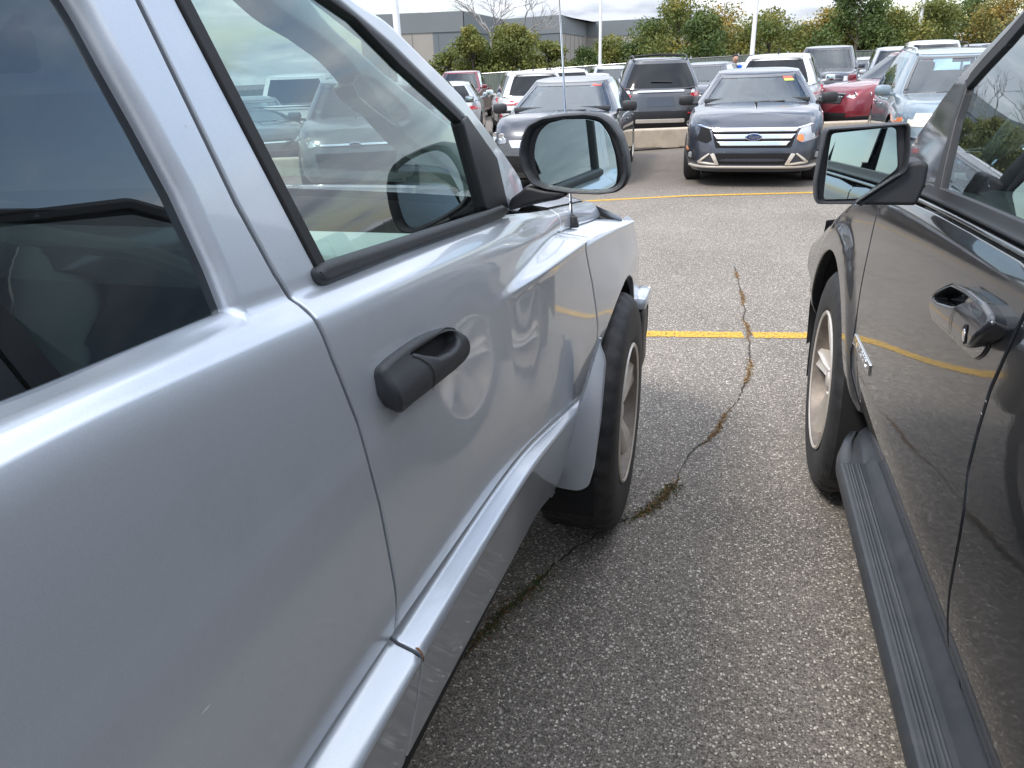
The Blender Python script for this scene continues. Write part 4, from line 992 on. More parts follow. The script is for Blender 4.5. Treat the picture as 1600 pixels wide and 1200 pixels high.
# interior: dash, wheel, trim
b = MB(); slab(b, [(1.72, .95), (1.70, 1.10), (1.78, 1.215), (1.95, 1.235), (2.30, 1.21), (2.3, .8), (1.8, .8)], .53, 2*XCX-.53); b.build('dashboard', M['intlight'], suv, sharp=25)
b = MB(); b.box((.66, 1.715, 1.16), (.10, .02, .05), rot=Matrix.Rotation(R(-20), 3, 'X'))
for i in range(5): b.box((.625+.018*i, 1.70, 1.162), (.003, .02, .045))
b.build('dash_vent', M['intdark'], suv)
sw = Vector((.93, 1.50, 1.16)); tilt = Vector((0, -.86, .51)).normalized(); side = Vector((1, 0, 0)); upv = tilt.cross(side)
b = MB(); b.tube([sw+(side*math.cos(a)+upv*math.sin(a))*.19 for a in np.linspace(0, 2*math.pi, 33)], .015, n=8, cap=False)
b.box(sw-tilt*.02, (.15, .11, .05), bev=.02); b.tube([sw-side*.18, sw+side*.18], .013, n=6); b.tube([sw, sw-upv*.18], .013, n=6); b.tube([sw, sw-tilt*.3], .03, n=8); b.build('steering_wheel', M['intdark'], suv)
b = MB(); q_ = at(1590, 275, 0, .60); b.lathe([(.050, 0), (.054, .003), (.058, 0)], q_, (-.3, -1, .1), n=40); b.build('vent_ring', M['chrome'], suv)
b = MB(); b.lathe([(0, .004), (.048, .004), (.05, 0), (.05, -.02)], q_, (-.3, -1, .1), n=30); b.build('vent_disc', M['intdark'], suv)
b = MB(); b.box((.515, 1.45, .98), (.045, 1.2, .48), bev=.015); b.build('door_trim', M['intlight'], suv); b.build('door_trim', M['intlight'], suv, mirror=XCX)
q_ = at(1518, 300, 0, .52); b = MB(); b.lathe([(0, .004), (.020, .004), (.024, 0), (.024, -.02)], q_, (-1, -.5, .3), n=24); b.build('tweeter', M['intdark'], suv)
b = MB(); b.tube([(.555, 1.98, 1.245), (.60, 1.62, 1.55), (.62, 1.3, 1.70)], .028, n=8); b.build('pillar_trim', M['intlight'], suv); b.build('pillar_trim', M['intlight'], suv, mirror=XCX)
for x in (.92, 1.75): seat(suv, x, .85, .86, M['seat'])
b = MB(); b.box((XCX, -.2, .86), (1.3, .5, .16), bev=.05); b.box((XCX, -.45, 1.15), (1.3, .16, .6), rot=Matrix.Rotation(R(10), 3, 'X'), bev=.05); b.build('rear_bench', M['seat'], suv)
b = MB(); b.box((XCX, .2, .62), (1.5, 3.6, .05)); b.build('cab_floor', M['intdark'], suv)
b = MB(); b.box((XCX, -.3, 1.775), (1.4, 2.6, .02)); b.build('headliner', M['intlight'], suv)
# ============================================================ background cars: parametric bodies
CUT = []
class Car:
    """local frame: +x nose, +y left, z up, origin on the ground under the middle"""
    def __init__(s, P):
        s.P = P; L, W, Hh = P['L'], P['W'], P['H']; s.a = L/2; s.b = W/2; s.H = Hh
        s.zb = P.get('zb', .20)
        s.tz = P['top']                       # [(x, z)] hood, belt, deck line
        s.fl = [0, .10, .25, .45, .62, .78, .90, 1.0]
        s.af = [s.a-.10, s.a-.03, s.a, s.a-.005, s.a-.03, s.a-.06, s.a-.10, s.a-P.get('hoodback', .20)]
        s.ar = [s.a-.10, s.a-.03, s.a, s.a-.01, s.a-.03, s.a-.05, s.a-.07, s.a-P.get('tailback', .10)]
        s.bb = [s.b*k for k in (.945, .985, 1.0, .995, .995, .985, .965, .915)]
        s.n = P.get('n', 5.0); s.g = P['gh']
    def zt(s, x): return pchip_eval([p[0] for p in s.tz], [p[1] for p in s.tz], np.asarray(x, float))
    def lev(s, arr, f): return np.interp(f, s.fl, arr)
    def side(s, x, z, sg=1):
        x = np.asarray(x, float); z = np.asarray(z, float); f = np.clip((z-s.zb)/(s.zt(x)-s.zb), 0, 1)
        a = np.where(x > 0, s.lev(s.af, f), s.lev(s.ar, f)); u = np.clip(np.abs(x)/a, 0, .9999)
        return np.stack([x, sg*s.lev(s.bb, f)*(1-u**s.n)**(1/s.n), z], -1)
    def front(s, y, z, sg=1):
        y = np.asarray(y, float); z = np.asarray(z, float); zt = s.zt(sg*(s.a-.15)); f = np.clip((z-s.zb)/(zt-s.zb), 0, 1)
        a = s.lev(s.af if sg > 0 else s.ar, f); u = np.clip(np.abs(y)/s.lev(s.bb, f), 0, .9999)
        return np.stack([sg*a*(1-u**s.n)**(1/s.n), y, z], -1)
    def nmap(s, fn, sgn=1):
        def m(uv):
            uv = np.asarray(uv, float); e = .004; P = fn(uv[:, 0], uv[:, 1])
            A = fn(uv[:, 0]+e, uv[:, 1])-fn(uv[:, 0]-e, uv[:, 1]); B = fn(uv[:, 0], uv[:, 1]+e)-fn(uv[:, 0], uv[:, 1]-e)
            n = np.cross(A, B); n /= np.maximum(np.linalg.norm(n, axis=1), 1e-9)[:, None]; c = P-np.array([0, 0, .6])
            dots = np.sum(n*c, axis=1); n *= np.where(dots < 0, -1, 1)[:, None]
            return P, n
        return m
    def F(s): return s.nmap(lambda y, z: s.front(y, z, 1))
    def B(s): return s.nmap(lambda y, z: s.front(y, z, -1))
    def S(s, sg): return s.nmap(lambda x, z: s.side(x, z, sg))
    # glasshouse
    def gl(s, g):
        G = s.g; e = G.get('curve', .0)
        xf = G['xf0']+(G['xf1']-G['xf0'])*(g+e*g*(1-g)); xr = G['xr0']+(G['xr1']-G['xr0'])*(g-e*g*(1-g)*-1)
        b = s.b*(.925-.0*g)-(s.b*.925-G['wb'])*(g**1.25); return xf, xr, b
    def gz(s, x, g):
        G = s.g; xm = (G['xf1']+G['xr1'])/2; hl = (G['xf1']-G['xr1'])/2
        zr = s.H-.035-.055*((np.clip(x, G['xr1'], G['xf1'])-xm)/hl)**2
        return s.zt(x)*(1-g)+zr*g
    def gfront(s, q, g, sg=1):
        q = np.asarray(q, float); g = np.asarray(g, float); xf, xr, b = s.gl(g); a = (xf-xr)/2; xm = (xf+xr)/2
        x = xm+sg*a*(1-np.minimum(np.abs(q), .9999)**7)**(1/7) - sg*(.10 if sg > 0 else .05)*q*q
        return np.stack([x, q*b, s.gz(x, g)], -1)
    def gside(s, p, g, sg=1):
        p = np.asarray(p, float); g = np.asarray(g, float); xf, xr, b = s.gl(g); a = (xf-xr)/2; xm = (xf+xr)/2
        qq = (1-np.minimum(np.abs(p), .9999)**7)**(1/7); x = xm+a*p - np.sign(p)*.10*(np.abs(p)/.93)**6*.81
        return np.stack([x, sg*b*qq, s.gz(x, g)], -1)
PC = (1-.9**7)**(1/7)
wheel_cache = {}
def bg_wheel(root, x, y, r, w, sg, rimm, name='wheel'):
    key = (round(r, 2), round(w, 2), rimm)
    if key not in wheel_cache:
        t = MB(); t.lathe([(r*.62, -.01), (r*.70, .004), (r*.88, .002), (r*.97, -.012), (r, -.04), (r, -w+.04), (r*.97, -w+.01), (r*.7, -w)], (0, 0, 0), (0, 1, 0), n=40)
        o1 = t.build('tyre', M['tyre'], None, local=True)
        t = MB(); rr = r*.66
        t.lathe([(rr+.004, -.008), (rr, .004), (rr-.014, -.002), (rr-.02, -.03), (rr-.03, -.12)], (0, 0, 0), (0, 1, 0), n=36)
        t.lathe([(0, -.012), (.045, -.014), (.06, -.03), (.06, -.07)], (0, 0, 0), (0, 1, 0), n=20)
        ns = 10 if rimm == 'fan' else (7 if rimm == 'seven' else 5)
        for k in range(ns):
            a0 = 2*math.pi*k/ns; hw0, hw1 = ((.016, .018) if ns == 10 else (.022, .030)) if ns != 5 else (.035, .045)
            V = []
            for (q, hw, h) in ((.04, hw0, -.025), (rr-.01, hw1, -.012)):
                for u, dh in ((-1, -.04), (-1, -.006), (0, 0), (1, -.006), (1, -.04)):
                    V.append((math.cos(a0)*q-math.sin(a0)*u*hw, h+dh, math.sin(a0)*q+math.cos(a0)*u*hw))
            t.add(V, [[i, (i+1) % 5, 5+(i+1) % 5, 5+i] for i in range(5)])
        t.lathe([(0, -.10), (rr-.03, -.10), (rr-.03, -.12)], (0, 0, 0), (0, 1, 0), n=24, mi=1)
        o2 = t.build('rim', None, None, local=True, mats=[M['rimsilver'], M['dark']])
        wheel_cache[key] = (o1.data, o2.data); bpy.data.objects.remove(o1); bpy.data.objects.remove(o2)
    m1, m2 = wheel_cache[key]
    wh = bpy.data.objects.new('wheel', None); COL.objects.link(wh); wh.parent = root; wh.location = (x, y, r); wh.scale = (1, sg, 1)
    for nme, m in (('tyre', m1), ('rim', m2)):
        o = bpy.data.objects.new(nme, m); COL.objects.link(o); o.parent = wh
    return wh
def quadgrid(fn, u0, u1, v0, v1, nu, nv, off=0.0):
    U, Vv = np.meshgrid(np.linspace(u0, u1, nu+1), np.linspace(v0, v1, nv+1), indexing='ij')
    P = fn(U.ravel(), Vv.ravel())
    F = [[i*(nv+1)+j, (i+1)*(nv+1)+j, (i+1)*(nv+1)+j+1, i*(nv+1)+j+1] for i in range(nu) for j in range(nv)]
    return P, F
def build_car(P, root, mat, clad=None, detail=2, glassm=None, pr=None):
    c = Car(P); gm = glassm or M['glassW']
    xs = np.sin(np.linspace(-1, 1, 57)*math.pi/2)*.935; side = []
    qs = np.linspace(-.80, .80, 15)
    V = []; rings = []
    def ring(k, sy=1.0, sx=1.0, dz=0.0):
        f = c.fl[k]; af, ar, b = c.af[k], c.ar[k], c.bb[k]; pts = []
        for sgx, sgy in ((1, 1),): pass
        for x in xs: pts.append((x, (1-abs(x)**c.n)**(1/c.n)))                    # left side, rear to front
        for q in qs[::-1][1:-1]: pts.append(((1-abs(q)**c.n)**(1/c.n), q))
        for x in xs[::-1]: pts.append((x, -(1-abs(x)**c.n)**(1/c.n)))
        for q in qs[1:-1]: pts.append((-(1-abs(q)**c.n)**(1/c.n), q))
        o = []
        for u, v in pts:
            x = u*(af if u > 0 else ar)*sx; zt = float(c.zt(x/sx)) if sx else 0
            o.append((x, v*b*sy, c.zb+(zt-c.zb)*f+dz))
        return o
    for k in range(8): rings.append(ring(k))
    cr = P.get('crown', .05)
    for sy, sx, d in ((.86, .985, cr*.45), (.6, .975, cr*.8), (.3, .97, cr), (.02, .968, cr*1.04)): rings.append(ring(7, sy, sx, d))
    n = len(rings[0]); V = [p for r in rings for p in r]; m = len(rings)
    F = [[i*n+k, i*n+(k+1) % n, (i+1)*n+(k+1) % n, (i+1)*n+k] for i in range(m-1) for k in range(n)]
    mi = [0]*len(F)
    if clad:
        for q in range(len(F)):
            if q//n < clad: mi[q] = 1
    F += [list(range(n))[::-1], [(m-1)*n+k for k in range(n)]]; mi += [2, 0]
    o = mk('body', V, F, None, root, local=True, mats=[mat, M['black'], M['dark']], midx=mi)
    bm = bmesh.new(); bm.from_mesh(o.data); bmesh.ops.recalc_face_normals(bm, faces=bm.faces); bm.to_mesh(o.data); bm.free()
    # wheel arches
    wr = P.get('wr', .34); wx = P['wx']
    for sx_ in wx:
        bm = bmesh.new(); bmesh.ops.create_cone(bm, cap_ends=True, segments=48, radius1=wr*1.16, radius2=wr*1.16, depth=P['W']+.4, matrix=Matrix.Translation((sx_, 0, wr+.02)) @ Matrix.Rotation(R(90), 4, 'X'))
        me = bpy.data.meshes.new('cut'); 
        for f in bm.faces: f.material_index = 2
        bm.to_mesh(me); bm.free()
        for q in (mat, M['black'], M['dark']): me.materials.append(q)
        co = bpy.data.objects.new('cut', me); COL.objects.link(co); co.parent = root
        md = o.modifiers.new('arch', 'BOOLEAN'); md.operation = 'DIFFERENCE'; md.object = co; md.solver = 'EXACT'; CUT.append(co)
    bpy.context.view_layer.update()
    ev = o.evaluated_get(bpy.context.evaluated_depsgraph_get()); nm = bpy.data.meshes.new_from_object(ev); o.modifiers.clear(); o.data = nm
    nm.set_sharp_from_angle(angle=R(38))
    while CUT: bpy.data.objects.remove(CUT.pop())
    for sx_ in wx:
        for sg in (1, -1): bg_wheel(root, sx_, sg*(c.b-.015), wr, .22, sg, P.get('rim', 'five'))
        b = MB(); b.box((sx_, 0, wr+.05), (.9, P['W']-.55, .5)); b.build('wheel_well', M['dark'], root, local=True)
    # glasshouse frame and panes
    fr = MB(); G = c.g
    wq = G.get('wq', .86); rq = G.get('rq', .80); g0, g1 = G.get('g0', .04), G.get('g1', .93); sg0, sg1 = .06, .88
    def addp(fn, *a):
        PP, FF = quadgrid(fn, *a); fr.add(PP, FF)
    for sg, hq_ in ((1, wq), (-1, rq)):
        f = lambda q, g, sg=sg: c.gfront(q, g, sg)
        addp(f, -.9, -hq_, 0, 1, 2, 8); addp(f, hq_, .9, 0, 1, 2, 8); addp(f, -hq_, hq_, g1, 1, 16, 2); addp(f, -hq_, hq_, 0, g0, 16, 1)
        if P.get('noback') and sg == -1: addp(f, -hq_, hq_, g0, g1, 16, 4)
    for sg in (1, -1):
        f = lambda p, g, sg=sg: c.gside(p, g, sg)
        addp(f, -PC, PC, 0, sg0, 30, 1); addp(f, -PC, PC, sg1, 1, 30, 2)
        last = -PC
        for (p0, p1) in G['win']:
            addp(f, last, p0, sg0, sg1, 3, 6); last = p1
        addp(f, last, PC, sg0, sg1, 3, 6)
    # roof skin
    t = []; 
    for q in np.linspace(-.9, .9, 17): t.append(c.gfront(q, 1.0, 1))
    fq = np.array([c.gfront(q, 1.0, 1) for q in np.linspace(-.9, .9, 17)]); rq_ = np.array([c.gfront(q, 1.0, -1) for q in np.linspace(-.9, .9, 17)])
    V = []; nn_ = 14
    for i in range(nn_+1):
        u = i/nn_; p = PC*(1-2*u); e = c.gside(p, 1.0, 1)
        for j in range(17):
            q = -.9+1.8*j/16; x = e[0]+(fq[j][0]-fq[0][0])*(1-u)+(rq_[j][0]-rq_[0][0])*u
            V.append((x, e[1]*q/.9, float(c.gz(x, 1.0))+.030*(1-(q/.9)**4)*math.sin(math.pi*u)**.6))
    fr.add(V, [[i*17+j, i*17+j+1, (i+1)*17+j+1, (i+1)*17+j] for i in range(nn_) for j in range(16)])
    ro = fr.build('roof', P.get('roofmat', mat), root, local=True, sharp=60)
    def pane(name, fn, u0, u1, v0, v1, nu, nv, m_):
        PP, FF = quadgrid(fn, u0, u1, v0, v1, nu, nv); mk(name, PP, FF, m_, root, local=True)
    pane('windshield', lambda q, g: c.gfront(q, g, 1), -wq, wq, g0, g1, 16, 8, gm)
    if not P.get('noback'): pane('rear_window', lambda q, g: c.gfront(q, g, -1), -rq, rq, g0, g1, 14, 6, P.get('rearglass', gm))
    for sg in (1, -1):
        for k, (p0, p1) in enumerate(G['win']):
            pane('side_window', lambda p, g, sg=sg: c.gside(p, g, sg), p0, p1, sg0, sg1, 6, 6, P.get('rearglass', gm) if k < len(G['win'])-1 else gm)
    # black edge band of windshield
    sh = lambda g0_, g1_, q0, q1, sg=1: quadgrid(lambda q, g: c.gfront(q, g, sg)+np.array([sg*.004, 0, .003]), q0, q1, g0_, g1_, 14, 1)
    bb = MB()
    for a in (sh(g0-.03, g0+.05, -wq, wq), sh(g1-.05, g1+.01, -wq, wq)): bb.add(*a)
    for q0, q1 in ((-wq-.01, -wq+.035), (wq-.035, wq+.01)): bb.add(*quadgrid(lambda q, g: c.gfront(q, g, 1)+np.array([.004, 0, .003]), q0, q1, g0, g1, 1, 8))
    bb.build('windshield_seal', M['gloss'], root, local=True)
    for sg in (1, -1):
        bb = MB()
        bb.add(*quadgrid(lambda p, g: c.gside(p, g, sg)+np.array([0, sg*.004, 0]), G['win'][0][0], G['win'][-1][1], sg0-.015, sg0+.012, 24, 1))
        for k in range(len(G['win'])-1): bb.add(*quadgrid(lambda p, g: c.gside(p, g, sg)+np.array([0, sg*.003, 0]), G['win'][k][1]-.004, G['win'][k+1][0]+.004, sg0, sg1, 1, 6))
        bb.build('window_trim', M['gloss'], root, local=True)
    # interior
    if detail >= 1:
        b = MB(); z0 = float(c.zt(0))-.02; xf, xr, bw = c.gl(0.0)
        b.box(((xf+xr)/2-.15, 0, z0+.03), (xf-xr-.7, P['W']*.80, .03)); b.build('cabin_floor', M['intdark'], root, local=True)
        b = MB(); b.box((xf-.50, 0, z0+.085), (.55, P['W']*.78, .06), bev=.02); b.build('dashboard', M['intdark'], root, local=True)
        sm_ = P.get('seatmat', M['intdark']); xsx = xf-1.25
        for sy in (-.37, .37):
            b = MB(); hs = (c.H-z0-.12)/.60; b.box((xsx, sy, z0+.14*hs), (.14, .50, .42*hs), rot=Matrix.Rotation(R(-12), 3, 'Y'), bev=.05); b.box((xsx-.07, sy, z0+.45*hs), (.09, .25, .15*hs), bev=.035); b.build('seat', sm_, root, local=True)
        if xr < xsx-.9:
            b = MB(); b.box((xsx-.85, 0, z0+.14), (.14, 1.25, .36), bev=.05); b.box((xsx-.9, .4, z0+.32), (.08, .24, .14), bev=.03); b.box((xsx-.9, -.4, z0+.32), (.08, .24, .14), bev=.03); b.build('rear_seat', sm_, root, local=True)
        b = MB(); b.tube([(xf-.80, .37+.17*math.cos(a), z0+.15+.17*math.sin(a)) for a in np.linspace(0, 6.283, 20)], .013, n=6); b.build('steering_wheel', M['intdark'], root, local=True)
        b = MB(); b.box((G['xf1']-.02, 0, c.H-.17), (.02, .22, .06), bev=.01); b.build('rear_view_mirror', M['intdark'], root, local=True)
    # seams, handles, mirrors
    for sg in (1, -1):
        S_ = c.S(sg); zt0 = float(c.zt(0))
        for x in P.get('seams', (-.95, .05, 1.05)):
            sheet('door_seam', [(x, .30), (x+.007, .30), (x+.007, zt0-.01), (x, zt0-.01)], S_, M['dark'], root, bevel=0, depth=0, step=.1, off=.003, local=True)
        for x in P.get('handles', (-.78, .22)):
            p = c.side(x, zt0-.13, sg); b = MB(); b.box((p[0], p[1]+sg*.018, p[2]), (.19, .03, .028), bev=.01); b.build('door_handle', P.get('handlemat', mat), root, local=True)
        xm_ = P.get('mirx', 0.9); p = c.side(xm_, zt0-.02, sg)
        b = MB(); b.box((p[0], p[1]+sg*.13, zt0+.08), (.12, .21, .145), bev=.045); b.box((p[0], p[1]+sg*.02, zt0+.03), (.07, .12, .04), bev=.01)
        mo_ = b.build('side_mirror', P.get('mirmat', mat), root, local=True)
        b = MB(); b.box((p[0]-.058, p[1]+sg*.13, zt0+.08), (.008, .16, .105), bev=.003); b.build('mirror_glass', M['mirror'], root, local=True)
    b = MB()
    for sg in (-1, 1): b.tube([(G['xf0']-.02, sg*.10-.25, float(c.zt(G['xf0']))+.035), (G['xf0']-.10+.0, sg*.10+.28, float(c.zt(G['xf0']-.1))+.055)], .009, n=5)
    b.build('wipers', M['black'], root, local=True)
    if P.get('rails'):
        for sg in (1, -1):
            b = MB(); y = sg*(G['wb']-.06); xa, xb = G['xf1']-.15, G['xr1']+.12
            zz_ = lambda x: float(c.gz(x, 1))+.03
            b.tube([(xa, y, zz_(xa)-.03), (xa-.10, y, zz_(xa-.10)+P['rails']*.6), (xa-.2, y, zz_(xa-.2)+P['rails'])]+[(x, y, zz_(x)+P['rails']) for x in np.linspace(xa-.25, xb+.25, 6)]+[(xb+.10, y, zz_(xb+.10)+P['rails']*.6), (xb, y, zz_(xb)-.03)], .018, n=7)
            if sg > 0 and P['rails'] == .04:
                for xc in (xa-.45, xb+.45): b.tube([(xc, -y, zz_(xc)+P['rails']), (xc, 0, zz_(xc)+P['rails']+.03), (xc, y, zz_(xc)+P['rails'])], .020, n=6)
            b.build('roof_rail', M['black'] if not P.get('railsilver') else M['silver2'], root, local=True)
    return c
def pl(root, name, poly, mp, mat, off=.008, bevel=.004, depth=.02, r=.02, step=.05, **k):
    return sheet(name, poly, mp, mat, root, bevel=bevel, depth=depth, step=step, round_r=r, off=off, local=True, nb=2, **k)
def flip(poly): return [(-a, b) for a, b in poly]
SUVP = dict(L=4.6, W=1.85, H=1.68, zb=.24, top=[(-2.3, .98), (-1.8, 1.08), (0, 1.05), (.95, 1.06), (1.5, 1.02), (2.0, .95), (2.3, .84)], wx=(-1.35, 1.38), wr=.36, hoodback=.22, tailback=.12,
            gh=dict(xf0=1.12, xf1=.38, xr0=-2.12, xr1=-1.72, wb=.60, win=[(-.80, -.50), (-.46, .08), (.12, .72)]), mirx=.82)
SEDP = dict(L=4.75, W=1.83, H=1.44, zb=.20, top=[(-2.38, .92), (-1.9, 1.03), (-1.4, 1.02), (0, .95), (.95, .955), (1.5, .93), (2.0, .88), (2.38, .80)], wx=(-1.33, 1.40), wr=.33, hoodback=.24, tailback=.12,
            gh=dict(xf0=1.20, xf1=.30, xr0=-1.75, xr1=-.98, wb=.58, win=[(-.78, -.50), (-.46, .06), (.10, .74)]), mirx=.80)
TRKP = dict(L=5.9, W=2.03, H=1.95, zb=.34, top=[(-2.95, 1.24), (-1.0, 1.24), (0, 1.24), (1.0, 1.24), (1.6, 1.20), (2.6, 1.14), (2.95, 1.06)], wx=(-1.85, 1.85), wr=.41, hoodback=.12, tailback=.06, n=7.0,
            gh=dict(xf0=1.35, xf1=.62, xr0=-1.05, xr1=-.92, wb=.70, win=[(-.78, -.08), (-.03, .70)]), mirx=1.0, seams=(-.98, .05, 1.2), handles=(-.8, .22), rearglass=None)
def place(px, py, s, Hr, rot, name='parked_car', **kw):
    """position from the photo: pixel of the roof top, pixels per metre, real height"""
    p = CC+ray(px, py)*(F_PX/s)
    z = ground_z(p.x, p.y)
    return empty(name, (p.x, p.y, z), R(rot), **kw)
def lamps_front(root, c, poly, mat=None, bowl=True):
    for pl_ in (poly, flip(poly)):
        pl(root, 'headlight', pl_, c.F(), mat or M['lampbowl'], off=.004, r=.025)
        if mat is None: 
            cen_ = np.mean(np.array(pl_), axis=0)
            for dx in (-.07, .07):
                q = c.front(cen_[0]+dx, cen_[1], 1); b = MB(); b.lathe([(.0, .012), (.03, .010), (.045, .016), (.05, .004)], q, (1, 0, 0), n=16); b.build('lamp_bulb', M['chrome'], root, local=True)
def oval(root, mp_pt, ny, w=.09, h=.04, txt=True, sg=1):
    b = MB(); V = []; n = 28
    for sc, hh in ((1.0, .0), (1.0, .006), (.86, .008)): V += [(mp_pt[0]+sg*hh, mp_pt[1]+math.cos(2*math.pi*k/n)*w*sc, mp_pt[2]+math.sin(2*math.pi*k/n)*h*sc) for k in range(n)]
    b.add(V, [[i*n+k, i*n+(k+1) % n, (i+1)*n+(k+1) % n, (i+1)*n+k] for i in range(2) for k in range(n)]); b.build('oval_badge', M['chrome'], root, local=True)
    b = MB(); b.add([(mp_pt[0]+sg*.0078, mp_pt[1]+math.cos(2*math.pi*k/n)*w*.86, mp_pt[2]+math.sin(2*math.pi*k/n)*h*.84) for k in range(n)], [list(range(n))]); b.build('badge_field', M['ovalblue'], root, local=True)
    M4 = Matrix(((0, 0, sg, mp_pt[0]+sg*.009), (sg, 0, 0, mp_pt[1]), (0, 1, 0, mp_pt[2]-.002), (0, 0, 0, 1)))
    text_mesh('badge_letters', 'Ford', h*1.45, M['chrome'], root, M4, depth=.001, shear=.35, bold=.0008)
# ---- dark grey sedan facing the camera
c_rot = -95
r_ = place(1186, 99, 104, 1.44, -91.0, 'sedan', label='dark grey sedan with three bar chrome grille and broken headlight facing the camera', cat='car')
P = dict(SEDP); P['seatmat'] = M['seat']; P['rim'] = 'seven'; P['mirmat'] = M['black']
c = build_car(P, r_, M['navy'], glassm=M['glassW'])
Fm = c.F()
gp = lambda y0, y1, z0, z1, sl=.0: [(y0, z0), (y1, z0), (y1+sl, z1), (y0-sl, z1)]
pl(r_, 'grille_opening', gp(-.46, .46, .505, .74, .07), Fm, M['dark'], off=.002)
for i, (z0, z1, w0, w1) in enumerate(((.690, .742, .50, .54), (.605, .668, .455, .50), (.525, .585, .40, .445))):
    pl(r_, 'grille_bar', [(-w0, z0), (w0, z0), (w1, z1), (-w1, z1)], Fm, M['chrome'], off=.022, bevel=.012, depth=.02, r=.012)
oval(r_, c.front(0, .637, 1)+np.array([.026, 0, 0]), 0, w=.105, h=.044)
hl = [(.51, .60), (.58, .56), (.78, .60), (.87, .70), (.87, .80), (.78, .80), (.56, .74)]
pl(r_, 'headlight', flip(hl), Fm, M['dark'], off=.003)      # photo left is +y; replaced below
pl(r_, 'headlight', hl, Fm, M['lampbowl'], off=.004)
pl(r_, 'headlight_brow', [(.53, .745), (.87, .825), (.87, .805), (.53, .725)], Fm, M['chrome'], off=.012)
pl(r_, 'headlight_brow', flip([(.53, .745), (.87, .825), (.87, .805), (.53, .725)]), Fm, M['chrome'], off=.012)
pl(r_, 'turn_signal', [(.515, .60), (.57, .57), (.61, .59), (.59, .66), (.53, .66)], Fm, M['orange'], off=.008)
pl(r_, 'lower_intake', gp(-.42, .42, .30, .44, .04), Fm, M['dark'], off=.003)
for f_ in (lambda q: q, flip):
    pl(r_, 'intake_trim', f_([(.40, .295), (.44, .295), (.52, .43), (.47, .44)]), Fm, M['rimsilver'], off=.02)
    pl(r_, 'intake_trim', f_([(.44, .292), (.66, .315), (.66, .335), (.44, .315)]), Fm, M['rimsilver'], off=.02)
    pl(r_, 'intake_trim', f_([(.66, .315), (.68, .335), (.54, .44), (.52, .43)]), Fm, M['rimsilver'], off=.02)
    pl(r_, 'fog_pocket', f_([(.70, .34), (.80, .34), (.86, .40), (.84, .47), (.74, .45)]), Fm, M['black'], off=.004)
    q = c.front(f_([(.78, .39)])[0][0], .40, 1); b = MB(); b.lathe([(0, .02), (.035, .018), (.04, .0)], q, (1, 0, 0), n=18); b.build('fog_lamp', M['lampbowl'], r_, local=True)
pl(r_, 'lower_lip', gp(-.80, .80, .262, .282, .0), Fm, M['rimsilver'], off=.02)
pl(r_, 'side_marker', [(-.885, .45), (-.82, .44), (-.82, .47), (-.885, .48)], Fm, M['orange'], off=.006)
for k_, (ty, tz, m_) in enumerate(((.50, .95, M['redtag']), (.50, .885, M['yellowtag']))):
    PP, FF = quadgrid(lambda q, g: c.gfront(q, g, 1)+np.array([.004, 0, .003]), .56, .76, .81-k_*.06 if k_ else .81, .90 if not k_ else .81, 3, 2); mk('window_tag', PP, FF, m_, r_, local=True)
# ---- dark compact car left of it, facing the camera
r_ = place(893, 118, 100, 1.47, -87, 'compact_car', label='dark grey compact car with red windshield tag, behind the near black door mirror', cat='car')
P = dict(SEDP, L=4.4, H=1.47, W=1.82); P['top'] = [(-2.2, .98), (-1.8, 1.03), (0, .97), (.95, .97), (1.4, .97), (1.9, .93), (2.2, .86)]; P['gh'] = dict(xf0=1.25, xf1=.25, xr0=-2.05, xr1=-1.45, wb=.58, win=[(-.80, -.50), (-.46, .04), (.08, .76)]); P['wx'] = (-1.28, 1.32); P['mirmat'] = M['black']; P['seatmat'] = M['seat']
c = build_car(P, r_, M['gunmetal']); Fm = c.F()
hl = [(.58, .66), (.74, .64), (.87, .74), (.86, .86), (.74, .80), (.60, .72)]
lamps_front(r_, c, hl); pl(r_, 'grille', gp(-.5, .5, .60, .70, .05), Fm, M['chrome'], off=.01); pl(r_, 'lower_intake', gp(-.62, .62, .28, .50, .05), Fm, M['dark'], off=.003); oval(r_, c.front(0, .70, 1)+np.array([.02, 0, 0]), 0)
PP, FF = quadgrid(lambda q, g: c.gfront(q, g, 1)+np.array([.004, 0, .003]), .60, .80, .86, .92, 3, 2); mk('window_tag', PP, FF, M['redtag'], r_, local=True)
# ---- blue grey wagon facing the camera on the right
r_ = place(1497, 68, 106, 1.65, -94, 'wagon', label='blue grey wagon with cloudy amber cornered headlight behind the right door mirror', cat='wagon')
P = dict(SUVP, L=5.05, W=1.87, H=1.62, rails=.03); P['top'] = [(-2.5, .98), (-2.0, 1.03), (0, 1.0), (.9, 1.02), (1.4, 1.0), (2.1, .95), (2.5, .88)]; P['wx'] = (-1.4, 1.45); P['mirx'] = 1.0; P['crown'] = .04
P['gh'] = dict(xf0=1.25, xf1=.50, xr0=-2.35, xr1=-2.0, wb=.62, win=[(-.85, -.52), (-.48, .06), (.10, .74)]); P['seatmat'] = M['seat']; P['railsilver'] = 1
c = build_car(P, r_, M['bluegrey']); Fm = c.F()
hl = [(.52, .68), (.86, .68), (.90, .76), (.88, .84), (.52, .84)]
for f_ in (lambda q: q, flip):
    pl(r_, 'headlight', f_(hl), Fm, M['lampold'], off=.006); pl(r_, 'turn_signal', f_([(.84, .69), (.905, .70), (.905, .83), (.80, .83)]), Fm, M['orange'], off=.010)
pl(r_, 'grille', gp(-.48, .48, .66, .84, .0), Fm, M['chrome'], off=.01); pl(r_, 'bumper_strip', gp(-.9, .9, .52, .56), Fm, M['chrome'], off=.012); pl(r_, 'lower_intake', gp(-.55, .55, .30, .45), Fm, M['dark'], off=.003)
